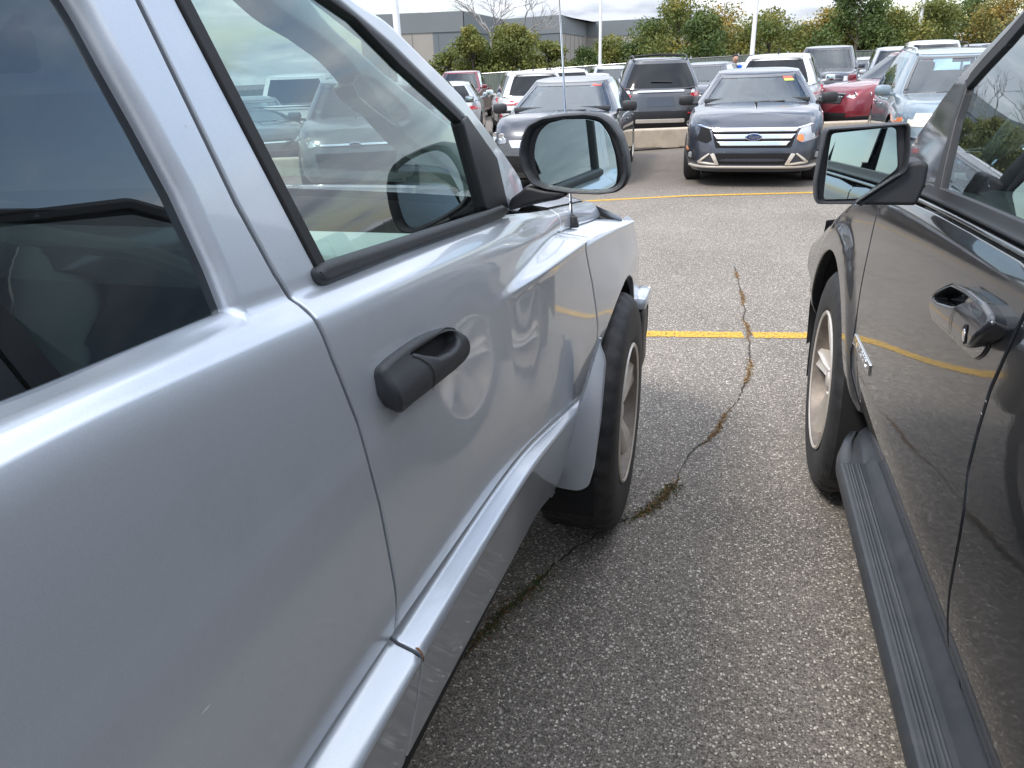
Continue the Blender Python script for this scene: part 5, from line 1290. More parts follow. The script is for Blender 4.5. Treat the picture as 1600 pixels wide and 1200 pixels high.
# ---- rear-facing helper
def suv_rear(root, c, light='hatch', glasst=True):
    Bm = c.B()
    return Bm
# ---- dark grey explorer-like suv, rear view, with roof rack
r_ = place(1022, 90, 62, 1.78, 100, 'suv', label='dark grey suv with roof rack seen from behind, beyond the low concrete barrier', cat='suv')
P = dict(SUVP, L=5.0, W=2.0, H=1.76, rails=.04); P['top'] = [(-2.5, 1.06), (-2.0, 1.12), (0, 1.10), (1.0, 1.12), (1.5, 1.08), (2.2, 1.0), (2.5, .92)]; P['wx'] = (-1.45, 1.5); P['wr'] = .38
P['gh'] = dict(xf0=1.3, xf1=.55, xr0=-2.38, xr1=-2.02, wb=.66, rq=.84, g0=.02, g1=.88, win=[(-.82, -.50), (-.46, .06), (.10, .74)]); P['rearglass'] = M['glassR']; P['mirx'] = 1.0
c = build_car(P, r_, M['gunmetal'], clad=3); Bm = c.B()
for f_ in (lambda q: q, flip):
    pl(r_, 'taillight', f_([(.66, .90), (.90, .90), (.93, .98), (.90, 1.14), (.72, 1.14), (.70, 1.08), (.78, 1.05), (.78, .98), (.66, .96)]), Bm, M['redlens'], off=.012)
    pl(r_, 'taillight_core', f_([(.68, .975), (.77, .985), (.77, 1.045), (.70, 1.07)]), Bm, M['clearlens'], off=.012)
    pl(r_, 'reflector', f_([(.62, .545), (.86, .545), (.86, .57), (.62, .57)]), Bm, M['redlens'], off=.012)
    q = c.front(f_([(.66, .34)])[0][0], .34, -1); b = MB(); b.lathe([(.03, .02), (.055, .03), (.06, .0), (.03, -.02)], q, (-1, 0, 0), n=16); b.build('exhaust_tip', M['chrome'], r_, local=True)
pl(r_, 'chrome_bar', gp(-.52, .52, 1.00, 1.045), Bm, M['chrome'], off=.02, bevel=.01); pl(r_, 'skid_plate', gp(-.55, .55, .36, .44), Bm, M['rimsilver'], off=.014)
pl(r_, 'plate_recess', gp(-.3, .3, .70, .92), Bm, M['darkgrey'], off=.004); b = MB(); q = c.gfront(0, .22, -1); b.tube([(q[0]-.02, -.25, q[2]), (q[0]-.02, .22, q[2]+.02)], .015, n=6); b.build('rear_wiper', M['black'], r_, local=True)
# ---- two white compact suvs, rear views
def white_suv(px, py, s, rot, label):
    r_ = place(px, py, s, 1.68, rot, 'white_suv', label=label, cat='suv', group='white suvs seen from behind')
    P = dict(SUVP, rails=0); P['rearglass'] = M['glassR']; P['gh'] = dict(SUVP['gh'], rq=.82, g0=.10, g1=.90)
    c = build_car(P, r_, M['white'], clad=2); Bm = c.B()
    for f_ in (lambda q: q, flip):
        pl(r_, 'taillight', f_([(.44, .90), (.84, .875), (.92, .93), (.90, 1.035), (.80, 1.02), (.52, .97)]), Bm, M['redlens'], off=.012)
        pl(r_, 'taillight_core', f_([(.56, .915), (.82, .905), (.86, .94), (.60, .95)]), Bm, M['clearlens'], off=.018)
        pl(r_, 'reflector', f_([(.84, .50), (.90, .50), (.91, .66), (.86, .66)]), Bm, M['redlens'], off=.012)
        q = c.front(f_([(.55, .3)])[0][0], .32, -1); b = MB(); b.lathe([(.03, .02), (.045, .03), (.05, .0)], q, (-1, 0, 0), n=14); b.build('exhaust_tip', M['chrome'], r_, local=True)
    oval(r_, c.front(0, 1.0, -1)+np.array([-.012, 0, 0]), 0, w=.07, h=.03, sg=-1)
    pl(r_, 'plate_recess', gp(-.3, .3, .66, .80), Bm, M['silver2'], off=.004); pl(r_, 'bumper_insert', gp(-.55, .55, .34, .42), Bm, M['silver2'], off=.014)
    q = c.gfront(0, .12, -1); b = MB(); b.tube([(q[0]-.02, -.25, q[2]+.02), (q[0]-.02, .18, q[2])], .014, n=6); b.build('rear_wiper', M['black'], r_, local=True)
    q = c.gfront(0, 1.0, -1); b = MB(); b.add([(q[0]-.02, -.5, q[2]+.02), (q[0]-.02, .5, q[2]+.02), (q[0]+.2, .5, q[2]+.05), (q[0]+.2, -.5, q[2]+.05), (q[0]-.02, -.5, q[2]-.02), (q[0]-.02, .5, q[2]-.02)], [[0, 1, 2, 3], [0, 4, 5, 1], [4, 3, 2, 5]]); b.build('spoiler', M['white'], r_, local=True)
    b = MB(); b.tube([(-1.3, 0, 1.66), (-1.38, 0, 1.78)], [.02, .006], n=6); b.build('roof_antenna', M['black'], r_, local=True); return r_
white_suv(824, 109, 58, 111, 'white suv seen from behind, left of the dark compact car')
white_suv(1226, 78, 70, 82, 'white suv seen from behind, right behind the dark grey sedan')
def simple_front(root, c, W=1.85, z=.75, kind='suv'):
    Fm = c.F(); k = W/1.85
    lamps_front(root, c, [(.52*k, z-.02), (.78*k, z-.04), (.90*k, z+.04), (.88*k, z+.11), (.6*k, z+.07)])
    pl(root, 'grille', gp(-.45*k, .45*k, z-.14, z+.06, .03), Fm, M['gloss'], off=.008); pl(root, 'grille_bar', gp(-.45*k, .45*k, z-.03, z), Fm, M['chrome'], off=.02)
    pl(root, 'lower_intake', gp(-.6*k, .6*k, .32, .48, .03), Fm, M['dark'], off=.004)
# ---- pickups
def pickup(px, py, s, rot, mat, label, front=True, group=None, name='pickup_truck'):
    r_ = place(px, py, s, 1.95, rot, name, label=label, cat='pickup truck', group=group)
    P = dict(TRKP); P['rearglass'] = M['glassR']; c = build_car(P, r_, mat, clad=0)
    Fm = c.F(); Bm = c.B()
    pl(r_, 'grille', gp(-.62, .62, .74, 1.06, .02), Fm, M['gloss'], off=.012)
    for z in (.82, .90, .98): pl(r_, 'grille_bar', gp(-.60, .60, z-.015, z+.015), Fm, M['chrome'] if mat is not M['navy'] else M['gunmetal'], off=.025)
    for f_ in (lambda q: q, flip):
        pl(r_, 'headlight', f_([(.66, .80), (.93, .80), (.95, .9), (.93, 1.06), (.66, 1.06)]), Fm, M['lampbowl'], off=.008)
        pl(r_, 'taillight', f_([(.84, .86), (1.0, .86), (1.0, 1.20), (.84, 1.20)]), Bm, M['redlens'], off=.012, r=.01)
    pl(r_, 'bumper', gp(-.9, .9, .46, .68, .03), Fm, M['chrome'] if mat is not M['navy'] else M['gunmetal'], off=.05, depth=.06)
    pl(r_, 'rear_bumper', gp(-.9, .9, .46, .64, .03), Bm, M['chrome'], off=.05, depth=.06)
    b = MB(); b.box((-2.0, 0, 1.262), (1.75, 1.62, .02)); b.build('bed_cover', M['black'], r_, local=True)
    return r_, c
pickup(722, 115, 37, -80, M['red'], 'dark red pickup truck parked by the bushes at the far left', group='pickup trucks across the lot')
pickup(1296, 73, 48, -99, M['navy'], 'dark pickup truck facing the camera between the white suv and the red suv', group='pickup trucks across the lot')
rt, ct = pickup(468, 108, 62, 111, M['white'], 'white pickup truck seen tail first through the window of the silver truck', group='pickup trucks across the lot')
Bm = ct.B(); oval(rt, ct.front(0, 1.06, -1)+np.array([-.012, 0, 0]), 0, w=.12, h=.05, sg=-1)
q = ct.front(-.28, .90, -1); M4 = Matrix(((0, 0, -1, q[0]-.008), (-1, 0, 0, 0), (0, 1, 0, .90), (0, 0, 0, 1)))
text_mesh('tailgate_letters', 'F-150', .20, M['black'], rt, M4, depth=.004, bold=.006, sx=1.6)
pl(rt, 'tailgate_seam', gp(-.80, .80, 1.195, 1.205), Bm, M['dark'], off=.004, depth=0, bevel=0, r=0)
# ---- grey compact suv seen through the window
r_ = place(556, 123, 92, 1.68, -66, 'compact_suv', label='grey compact suv facing the camera, seen through the window of the silver truck', cat='suv')
P = dict(SUVP); P['seatmat'] = M['seat']; c = build_car(P, r_, M['bluegrey'] if 0 else M['gunmetal']); Fm = c.F()
lamps_front(r_, c, [(.56, .76), (.66, .73), (.86, .80), (.90, .90), (.84, .92), (.66, .86)])
pl(r_, 'grille_bar', gp(-.5, .5, .755, .785, .02), Fm, M['chrome'], off=.012); pl(r_, 'lower_intake', gp(-.55, .55, .38, .66, .05), Fm, M['dark'], off=.004); oval(r_, c.front(0, .77, 1)+np.array([.02, 0, 0]), 0)
# ---- red suv on the right
r_ = place(1436, 80, 72, 1.72, -147, 'red_suv', label='dark red suv with its front turned left, beside the blue grey wagon', cat='suv')
c = build_car(dict(SUVP), r_, M['red'], clad=2); simple_front(r_, c, z=.80)
# ---- simpler cars farther back
def far_car(px, py, s, H, rot, mat, kind, label, name, group='cars in the farthest rows', rails=0, dz=0):
    r_ = place(px, py, s, H, rot, name, label=label, cat='car', group=group)
    P = dict(SUVP if kind == 'suv' else SEDP); P['H'] = H; P['rails'] = rails; P['seams'] = (.05,); P['handles'] = ()
    if kind == 'suv': P['rearglass'] = M['glassR']
    c = build_car(P, r_, mat, detail=0); simple_front(r_, c, z=.80 if kind == 'suv' else .66)
    for f_ in (lambda q: q, flip): pl(r_, 'taillight', f_([(.60, .86), (.90, .86), (.90, .96), (.62, .94)]) if kind == 'suv' else f_([(.60, .78), (.88, .78), (.88, .88), (.62, .88)]), c.B(), M['redlens'], off=.012)
    return r_
far_car(702, 121, 56, 1.55, 106, M['silver2'], 'suv', 'silver car half hidden behind the slanting windshield pillar', 'silver_car')
far_car(880, 106, 47, 1.70, 108, M['white'], 'suv', 'white suv with dark side windows just behind the left white suv', 'white_suv', rails=.03)
far_car(925, 112, 46, 1.50, -70, M['silver2'], 'sedan', 'silver car roof showing left of the grey suv with roof rack', 'silver_car')
far_car(955, 99, 42, 1.72, -75, M['silver2'], 'suv', 'pale suv roof just left of the grey suv with roof rack', 'pale_suv')
far_car(1100, 112, 56, 1.60, -100, M['navy'], 'suv', 'dark suv peeking out right of the grey suv with roof rack', 'dark_suv')
far_car(1172, 93, 40, 1.55, -95, M['silver2'], 'sedan', 'silver car beside the person in blue', 'silver_car')
far_car(1362, 79, 42, 1.60, -95, M['silver2'], 'suv', 'small silver suv beyond the dark red suv', 'silver_suv')
far_car(1406, 65, 50, 1.85, -95, M['silver2'], 'suv', 'tall silver suv between the dark red suv and the blue grey wagon', 'silver_suv')
far_car(1462, 56, 56, 1.95, -95, M['white'], 'suv', 'tall white van roof showing above the blue grey wagon', 'white_van')
far_car(1545, 55, 50, 1.85, -95, M['darkgrey'], 'suv', 'grey suv with roof rails at the far right behind the wagon', 'grey_suv', rails=.06)
far_car(385, 128, 70, 1.50, -50, M['gunmetal'], 'sedan', 'dark car left of the white pickup, seen through the truck window', 'dark_car')
far_car(660, 130, 70, 1.60, 106, M['gunmetal'], 'suv', 'dark grey suv behind the slanting windshield pillar, next to the grey compact suv', 'dark_suv')
# ============================================================ ground, markings, kerb
def asphalt():
    m, nt = newmat('asphalt'); p = N(nt, 'ShaderNodeBsdfPrincipled'); t = N(nt, 'ShaderNodeTexCoord'); src = t.outputs['Object']
    # warp coordinates so that stones are irregular
    wn = N(nt, 'ShaderNodeTexNoise', i_Scale=90.0, i_Detail=2.0); nt.links.new(src, wn.inputs['Vector'])
    vm = nt.nodes.new('ShaderNodeVectorMath'); vm.operation = 'MULTIPLY_ADD'; nt.links.new(wn.outputs['Color'], vm.inputs[0]); vm.inputs[1].default_value = (.010, .010, .0); nt.links.new(src, vm.inputs[2])
    w = vm.outputs[0]
    v1 = N(nt, 'ShaderNodeTexVoronoi', i_Scale=145.0); nt.links.new(w, v1.inputs['Vector'])
    v2 = N(nt, 'ShaderNodeTexVoronoi', i_Scale=70.0); nt.links.new(w, v2.inputs['Vector'])
    v3 = N(nt, 'ShaderNodeTexVoronoi', i_Scale=340.0); nt.links.new(w, v3.inputs['Vector'])
    s1 = N(nt, 'ShaderNodeSeparateColor'); nt.links.new(v1.outputs['Color'], s1.inputs[0])
    s2 = N(nt, 'ShaderNodeSeparateColor'); nt.links.new(v2.outputs['Color'], s2.inputs[0])
    s3 = N(nt, 'ShaderNodeSeparateColor'); nt.links.new(v3.outputs['Color'], s3.inputs[0])
    big = N(nt, 'ShaderNodeTexNoise', i_Scale=0.9, i_Detail=6.0, i_Roughness=0.6); nt.links.new(src, big.inputs['Vector'])
    base = ramp(nt, big.outputs[0], [(0.3, (0.115, 0.105, 0.094)), (0.7, (0.175, 0.160, 0.142))])
    grain = ramp(nt, s3.outputs[0], [(0.0, 0.35), (0.5, 0.95), (1.0, 1.7)])
    base = mix(nt, 1.0, base, grain, 'MULTIPLY')
    c1 = ramp(nt, s1.outputs[0], [(0.0, (0.05, 0.046, 0.042)), (0.35, (0.125, 0.115, 0.103)), (0.6, (0.20, 0.183, 0.163)), (0.82, (0.33, 0.305, 0.275)), (1.0, (0.62, 0.58, 0.52))])
    inside1 = ramp(nt, v1.outputs['Distance'], [(0.38, 1.0), (0.52, 0.0)])
    col1 = mix(nt, inside1, base, c1)
    big2 = ramp(nt, s2.outputs[1], [(0.86, 0.0), (0.87, 1.0)], 'CONSTANT')
    in2 = ramp(nt, v2.outputs['Distance'], [(0.24, 1.0), (0.36, 0.0)])
    c2 = ramp(nt, s2.outputs[2], [(0.0, (0.20, 0.18, 0.155)), (0.6, (0.27, 0.255, 0.23)), (1.0, (0.52, 0.50, 0.46))])
    col2 = mix(nt, mth(nt, 'MULTIPLY', big2, in2), col1, c2)
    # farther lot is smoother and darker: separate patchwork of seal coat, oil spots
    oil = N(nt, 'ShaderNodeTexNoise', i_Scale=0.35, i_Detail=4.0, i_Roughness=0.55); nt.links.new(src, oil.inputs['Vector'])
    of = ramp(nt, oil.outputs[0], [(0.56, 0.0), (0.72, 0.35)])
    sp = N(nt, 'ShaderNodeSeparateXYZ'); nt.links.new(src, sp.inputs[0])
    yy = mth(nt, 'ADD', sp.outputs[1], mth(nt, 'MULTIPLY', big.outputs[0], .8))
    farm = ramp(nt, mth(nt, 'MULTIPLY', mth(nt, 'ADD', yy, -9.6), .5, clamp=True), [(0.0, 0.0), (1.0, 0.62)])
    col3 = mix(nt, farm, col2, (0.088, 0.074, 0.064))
    col4 = mix(nt, of, col3, (0.05, 0.047, 0.044))
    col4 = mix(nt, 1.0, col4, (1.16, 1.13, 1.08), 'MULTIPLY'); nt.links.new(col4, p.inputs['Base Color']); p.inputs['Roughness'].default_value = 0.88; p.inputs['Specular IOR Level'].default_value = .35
    hgt = mth(nt, 'ADD', mth(nt, 'MULTIPLY', v1.outputs['Distance'], -0.7), mth(nt, 'MULTIPLY', mth(nt, 'MULTIPLY', big2, in2), 0.6))
    b = N(nt, 'ShaderNodeBump', i_Strength=0.55, i_Distance=0.004); nt.links.new(hgt, b.inputs['Height']); nt.links.new(b.outputs[0], p.inputs['Normal'])
    out(nt, p.outputs[0]); return m
xsG = np.unique(np.concatenate([np.linspace(-260, -40, 8), np.linspace(-40, 40, 60), np.linspace(40, 260, 8)])); ysG = np.unique(np.concatenate([np.linspace(-60, -6, 6), np.linspace(-6, 50, 80), np.linspace(50, 420, 14)]))
V = [(x, y, ground_z(x, y)) for y in ysG for x in xsG]; nx = len(xsG)
F = [[j*nx+i, j*nx+i+1, (j+1)*nx+i+1, (j+1)*nx+i] for j in range(len(ysG)-1) for i in range(nx-1)]
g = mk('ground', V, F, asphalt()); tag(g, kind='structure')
def ypaint():
    m, nt = newmat('yellow road paint'); p = N(nt, 'ShaderNodeBsdfPrincipled'); t = N(nt, 'ShaderNodeTexCoord'); src = t.outputs['Object']
    v = N(nt, 'ShaderNodeTexVoronoi', i_Scale=150.0); nt.links.new(src, v.inputs['Vector'])
    n1 = N(nt, 'ShaderNodeTexNoise', i_Scale=60.0, i_Detail=6.0, i_Roughness=0.7); nt.links.new(src, n1.inputs['Vector'])
    c = ramp(nt, n1.outputs[0], [(0.3, (0.50, 0.28, 0.025)), (0.7, (0.66, 0.40, 0.05))]); nt.links.new(c, p.inputs['Base Color']); p.inputs['Roughness'].default_value = .7
    b = N(nt, 'ShaderNodeBump', i_Strength=0.5, i_Distance=0.003); nt.links.new(v.outputs['Distance'], b.inputs['Height']); nt.links.new(b.outputs[0], p.inputs['Normal'])
    tr = N(nt, 'ShaderNodeBsdfTransparent'); mx = N(nt, 'ShaderNodeMixShader')
    hole = ramp(nt, mth(nt, 'ADD', n1.outputs[0], mth(nt, 'MULTIPLY', v.outputs['Distance'], .15)), [(0.57, 0.0), (0.68, 0.85)])
    nt.links.new(hole, mx.inputs[0]); nt.links.new(p.outputs[0], mx.inputs[1]); nt.links.new(tr.outputs[0], mx.inputs[2]); out(nt, mx.outputs[0]); return m
YP = ypaint()
def gp3(px, py): p = at(px, py, 2, 0); return Vector((p.x, p.y, 0))
def line_mark(name, a, b, w, n=60, seed=1, gap=None):
    rnd = random.Random(seed); d = (b-a); L = d.length; d.normalize(); nn = Vector((-d.y, d.x, 0)); V = []; F = []
    for i in range(n+1):
        p = a+d*(L*i/n); w1 = w/2+rnd.uniform(-.003, .003); w2_ = w/2+rnd.uniform(-.003, .003)
        for q in (p+nn*w1, p-nn*w2_): V.append((q.x, q.y, ground_z(q.x, q.y)+.004))
    F = [[2*i, 2*i+1, 2*i+3, 2*i+2] for i in range(n)]
    if gap: F = [f for i, f in enumerate(F) if i not in gap]
    return tag(mk(name, V, F, YP, smooth=False), kind='structure')
a1, a2 = gp3(1010, 522), gp3(1255, 525); d_ = (a2-a1).normalized()
line_mark('road_marking', a1-d_*1.9, gp3(1164, 524)-d_*.012, .105, n=120, seed=2)
line_mark('road_marking', gp3(1174, 524)+d_*.008, a2+d_*2.6, .105, n=120, seed=3)
b1, b2 = gp3(930, 310), gp3(1275, 301); e_ = (b2-b1).normalized()
line_mark('road_marking', b1-e_*5, b2+e_*7, .105, n=200, seed=4)
# crack with moss
def gpt(px, py): return gp3(px, py)
path = [(1147, 418), (1154, 436), (1160, 462), (1163, 492), (1168, 522), (1172, 556), (1170, 590), (1160, 612), (1140, 640), (1124, 672), (1100, 694), (1078, 712), (1060, 748), (1040, 778), (1010, 798), (975, 815), (930, 836), (880, 872), (840, 905), (775, 965), (700, 1060)]
cp = [gpt(*p) for p in path]; V = []; F = []; rnd = random.Random(5); pts = []
for a, b_ in zip(cp[:-1], cp[1:]):
    n = max(2, int((b_-a).length/.012))
    for k in range(n): pts.append(a.lerp(b_, k/n))
off = 0
for i, p in enumerate(pts):
    off += rnd.uniform(-.006, .006); off *= .86
    t = (pts[min(i+1, len(pts)-1)]-pts[max(i-1, 0)]).normalized(); nn = Vector((-t.y, t.x, 0)); w = .0030*(.5+rnd.random())*(1+.4*math.sin(i*.13))
    q = p+nn*off; pts[i] = q
    for s_ in (1, -1): V.append((q.x+nn.x*w*s_, q.y+nn.y*w*s_, ground_z(q.x, q.y)+.0035))
F = [[2*i, 2*i+1, 2*i+3, 2*i+2] for i in range(len(pts)-1) if rnd.random() > .06]
tag(mk('pavement_crack', V, F, pbr('crack', (0.034, 0.029, 0.024), .95)), kind='structure')
def moss(name, rng, mats, cnt, spread, size, kind='stuff', dens=None):
    V = []; F = []; mi = []; rnd = random.Random(11)
    for _ in range(cnt):
        px = rnd.uniform(*rng)*(len(pts)-1); 
        if dens and math.sin(px*dens)+.35 < rnd.random(): continue
        p = pts[int(px)]; r = abs(rnd.gauss(0, spread)); a = rnd.uniform(0, 6.28); c_ = Vector((p.x+r*math.cos(a), p.y+r*math.sin(a), .002+rnd.random()*.006))
        s_ = size*rnd.uniform(.4, 1.2); u = Vector((rnd.gauss(0, 1), rnd.gauss(0, 1), rnd.gauss(0, .5))).normalized(); v = u.cross(Vector((rnd.gauss(0, 1), rnd.gauss(0, 1), rnd.gauss(0, 1)))).normalized()
        b = len(V); V += [c_-u*s_, c_+v*s_*.4, c_+u*s_, c_-v*s_*.4]; F.append([b, b+1, b+2, b+3]); mi.append(rnd.randrange(len(mats)))
    o = mk(name, V, F, None, mats=mats, midx=mi, smooth=False); return tag(o, 'dry brown moss and small weeds growing along the crack in the asphalt', 'moss', kind=kind)
br = [pbr('dry moss', (0.24, 0.13, 0.045), .95, var=.3, vscale=60), pbr('dead moss', (0.14, 0.085, 0.04), .95, var=.3, vscale=60), pbr('pale straw', (0.34, 0.22, 0.10), .95, var=.3, vscale=60)]
moss('moss', (.03, .80), br, 5200, .011, .006, dens=.11)
gr = [pbr('green weed', (0.05, 0.075, 0.02), .9, var=.3, vscale=60), br[1]]
o = moss('weeds', (.74, 1.0), gr, 2200, .020, .008, dens=.09); o['label'] = 'small green weeds in the crack beside the silver truck tyre'; o['category'] = 'weeds'
# loose pebbles on the asphalt
V = []; F = []; rnd = random.Random(21)
for _ in range(900):
    x = rnd.uniform(-.5, .55); y = 1.0+rnd.random()**1.3*4; s_ = rnd.uniform(.0015, .0045)*(1 if rnd.random() < .93 else 1.7); b = len(V)
    a = rnd.uniform(0, 3)
    for k in range(6): V.append((x+s_*math.cos(a+k*1.047)*rnd.uniform(.7, 1.2), y+s_*math.sin(a+k*1.047)*rnd.uniform(.7, 1.2), .0005))
    V.append((x, y, s_*.8)); F += [[b+k, b+(k+1) % 6, b+6] for k in range(6)]
tag(mk('pebbles', V, F, pbr('pebble', (0.40, 0.37, 0.32), .8, var=.4, vscale=40), smooth=False), 'loose pale pebbles scattered on the asphalt', 'pebbles', kind='stuff')
# ---- low concrete barrier between the rows
def barrier(pa, pb, h, w, n, label, grp):
    for i in range(n):
        a = pa.lerp(pb, i/n); c_ = pa.lerp(pb, (i+1)/n); d = (c_-a); L = d.length-.02; mid_ = (a+c_)/2
        o = bpy.data.objects.new('x', None)
        m_ = MB(); m_.box((0, 0, h/2), (L, w, h), bev=.025)
        for s_ in (-.25, .25): m_.box((L*s_, 0, .03), (.35, w+.004, .055))
        ob = mk('concrete_barrier', m_.v, [f for f in m_.f], M['conc'], None, smooth=False); bpy.data.objects.remove(o)
        ob.location = (mid_.x, mid_.y, ground_z(mid_.x, mid_.y)); ob.rotation_euler = (0, 0, math.atan2(d.y, d.x))
        tag(ob, label, 'barrier', grp)
k1 = at(1010, 231, 2, 0); k2 = at(1085, 228, 2, 0); dd = (k2-k1).normalized()
barrier(k1-dd*9.5, k1+dd*5.8, .36, .30, 5, 'long tan concrete barrier block lying between the parking rows', 'concrete barrier blocks')
q1 = at(1300, 196, 2, 0)
barrier(q1, q1+dd*12, .22, .25, 4, 'low concrete kerb block on the right, beyond the dark grey sedan', 'low kerb blocks on the right')
# ============================================================ warehouse
def top_at(px, py, z): return at(px, py, 2, z)
HB = 10.2
prof = [(560, 24), (723, 17), (785, 30), (876, 23), (916, 34), (1120, 24)]
bp_ = [top_at(px, py, HB) for px, py in prof]
wroot = empty('warehouse', (bp_[1].x, bp_[1].y, -1.0), 0, 'long flat roofed grey and tan warehouse behind the trees at the back', 'warehouse')
wt = pbr('tan wall panel', (0.27, 0.255, 0.23), .85, var=.05, vscale=.3); wg = pbr('grey blue wall panel', (0.125, 0.145, 0.155), .85, var=.05, vscale=.3); wd = pbr('grey blue fascia', (0.145, 0.163, 0.172), .8, var=.04, vscale=.2)
def wall(name, a, b_, z0, z1, mat, out_=0.0):
    d = (b_-a).normalized(); nn = Vector((d.y, -d.x, 0)); a = a+nn*out_; b_ = b_+nn*out_
    V = []; n = 24
    for i in range(n+1):
        p = a.lerp(b_, i/n); V += [(p.x, p.y, z0), (p.x, p.y, z1)]
    V2 = [(v[0]-nn.x*.3, v[1]-nn.y*.3, v[2]) for v in V]
    m_ = len(V); F = [[2*i, 2*i+2, 2*i+3, 2*i+1] for i in range(n)]+[[m_+2*i, m_+2*i+1, m_+2*i+3, m_+2*i+2] for i in range(n)]+[[2*i+1, 2*i+3, m_+2*i+3, m_+2*i+1] for i in range(n)]
    mk(name, V+V2, F, mat, wroot, smooth=False)
for i in range(5):
    a, b_ = bp_[i].copy(), bp_[i+1].copy(); a.z = b_.z = 0
    wall('fascia', a, b_, 7.4, HB, wd, .12)
    if i in (0,):
        wall('wall', a, a.lerp(b_, .70), -1, 7.4, wt); wall('wall', a.lerp(b_, .70), b_, -1, 7.4, wg)
    elif i == 2: wall('wall', a, a.lerp(b_, .6), -1, 7.4, wg); wall('wall', a.lerp(b_, .6), b_, -1, 7.4, wg)
    elif i in (1,): wall('wall', a, b_, -1, 7.4, wg)
    else: wall('wall', a, b_, -1, 7.4, wt)
    n = max(2, int((b_-a).length/4))
    d = (b_-a).normalized(); nn = Vector((d.y, -d.x, 0)); ang = math.atan2(d.y, d.x)
    m_ = MB()
    for k in range(1, n):
        p = a.lerp(b_, k/n)+nn*.02; m_.box((p.x, p.y, 3.2), (.06, .06, 8.4), rot=Matrix.Rotation(ang, 3, 'Z'))
    m_.build('panel_joint', wg, wroot, smooth=False)
V = [(p.x, p.y, HB-.15) for p in bp_]+[(p.x+(-12 if i < 3 else 5), p.y+60, HB-.15) for i, p in enumerate(bp_)]
mk('roof_deck', V, [[i, i+1, 7+i, 6+i] for i in range(5)], wd, wroot, smooth=False)
m_ = MB(); p = top_at(665, 15, HB+1.2); m_.box((p.x, p.y+4, HB+.5), (3.4, 2.4, 1.2), bev=.1); m_.build('roof_unit', M['polewhite'], wroot)
# ============================================================ light poles
def pole(px, py, zc, w, label, lean=0):
    p = CC+ray(px, py)*zc; z = ground_z(p.x, p.y); r_ = empty('light_pole', (p.x, p.y, z), 0, label, 'light pole', 'white light poles of the lot')
    b = MB(); b.lathe([(.26, 0), (.26, .62), (.24, .66), (.0, .66)], (0, 0, 0), (0, 0, 1), n=20); b.build('pole_base', M['conc'], r_, local=True)
    b = MB(); b.lathe([(w, .66), (w*.62, 9.4), (0, 9.4)], (0, 0, 0), (0, 0, 1), n=16); b.build('pole', M['polewhite'], r_, local=True)
    b = MB(); b.tube([(-.9, 0, 9.3), (.9, 0, 9.3)], .04, n=8); b.build('arm', M['polewhite'], r_, local=True)
    for s_ in (-1, 1): b = MB(); b.box((s_*1.1, 0, 9.3), (.6, .35, .14), bev=.03); b.build('lamp_head', M['polewhite'], r_, local=True)
pole(621, 50, 22, .115, 'white light pole rising right of the silver pillar, the thickest in view')
pole(938, 60, 46, .11, 'thin white light pole standing in front of the warehouse')
pole(1178, 50, 38, .125, 'white light pole rising behind the person in blue')
pole(1439, 30, 44, .12, 'white light pole standing above the blue grey wagon')
# ============================================================ fence
fz = []
fr_ = empty('chain_link_fence', (2, 33, ground_z(2, 33)), 0, 'green slatted chain link fence running along the back of the lot', 'fence')
def fence_mat():
    m, nt = newmat('fence slats'); p = N(nt, 'ShaderNodeBsdfPrincipled'); t = N(nt, 'ShaderNodeTexCoord'); w = N(nt, 'ShaderNodeTexNoise', i_Scale=40.0, i_Detail=3.0); 
    mp = N(nt, 'ShaderNodeMapping'); mp.inputs['Scale'].default_value = (1, 1, .05); nt.links.new(t.outputs['Object'], mp.inputs[0]); nt.links.new(mp.outputs[0], w.inputs['Vector'])
    nt.links.new(ramp(nt, w.outputs[0], [(0.3, (0.035, 0.05, 0.04)), (0.7, (0.14, 0.16, 0.14))]), p.inputs['Base Color']); p.inputs['Roughness'].default_value = .7; out(nt, p.outputs[0]); return m
fx = np.linspace(-34, 46, 41); fy = lambda x: 36-.08*x
m_ = MB(); m_.add([(x, fy(x)+dy_, ground_z(x, fy(x))+z) for x in fx for (z, dy_) in ((.05, 0), (1.78, 0), (1.78, .02), (.05, .02))], [[4*i+k, 4*i+(k+1) % 4, 4*i+4+(k+1) % 4, 4*i+4+k] for i in range(40) for k in range(4)])
m_.build('fence_mesh', fence_mat(), fr_, smooth=False)
m_ = MB(); m_.tube([(x, fy(x)+.01, ground_z(x, fy(x))+1.81) for x in fx], .022, n=6); m_.build('top_rail', M['gunmetal'], fr_)
for x in fx: m_ = MB(); m_.tube([(x, fy(x)+.05, ground_z(x, fy(x))), (x, fy(x)+.05, ground_z(x, fy(x))+1.9)], .035, n=6); m_.build('post', M['silver2'], fr_)
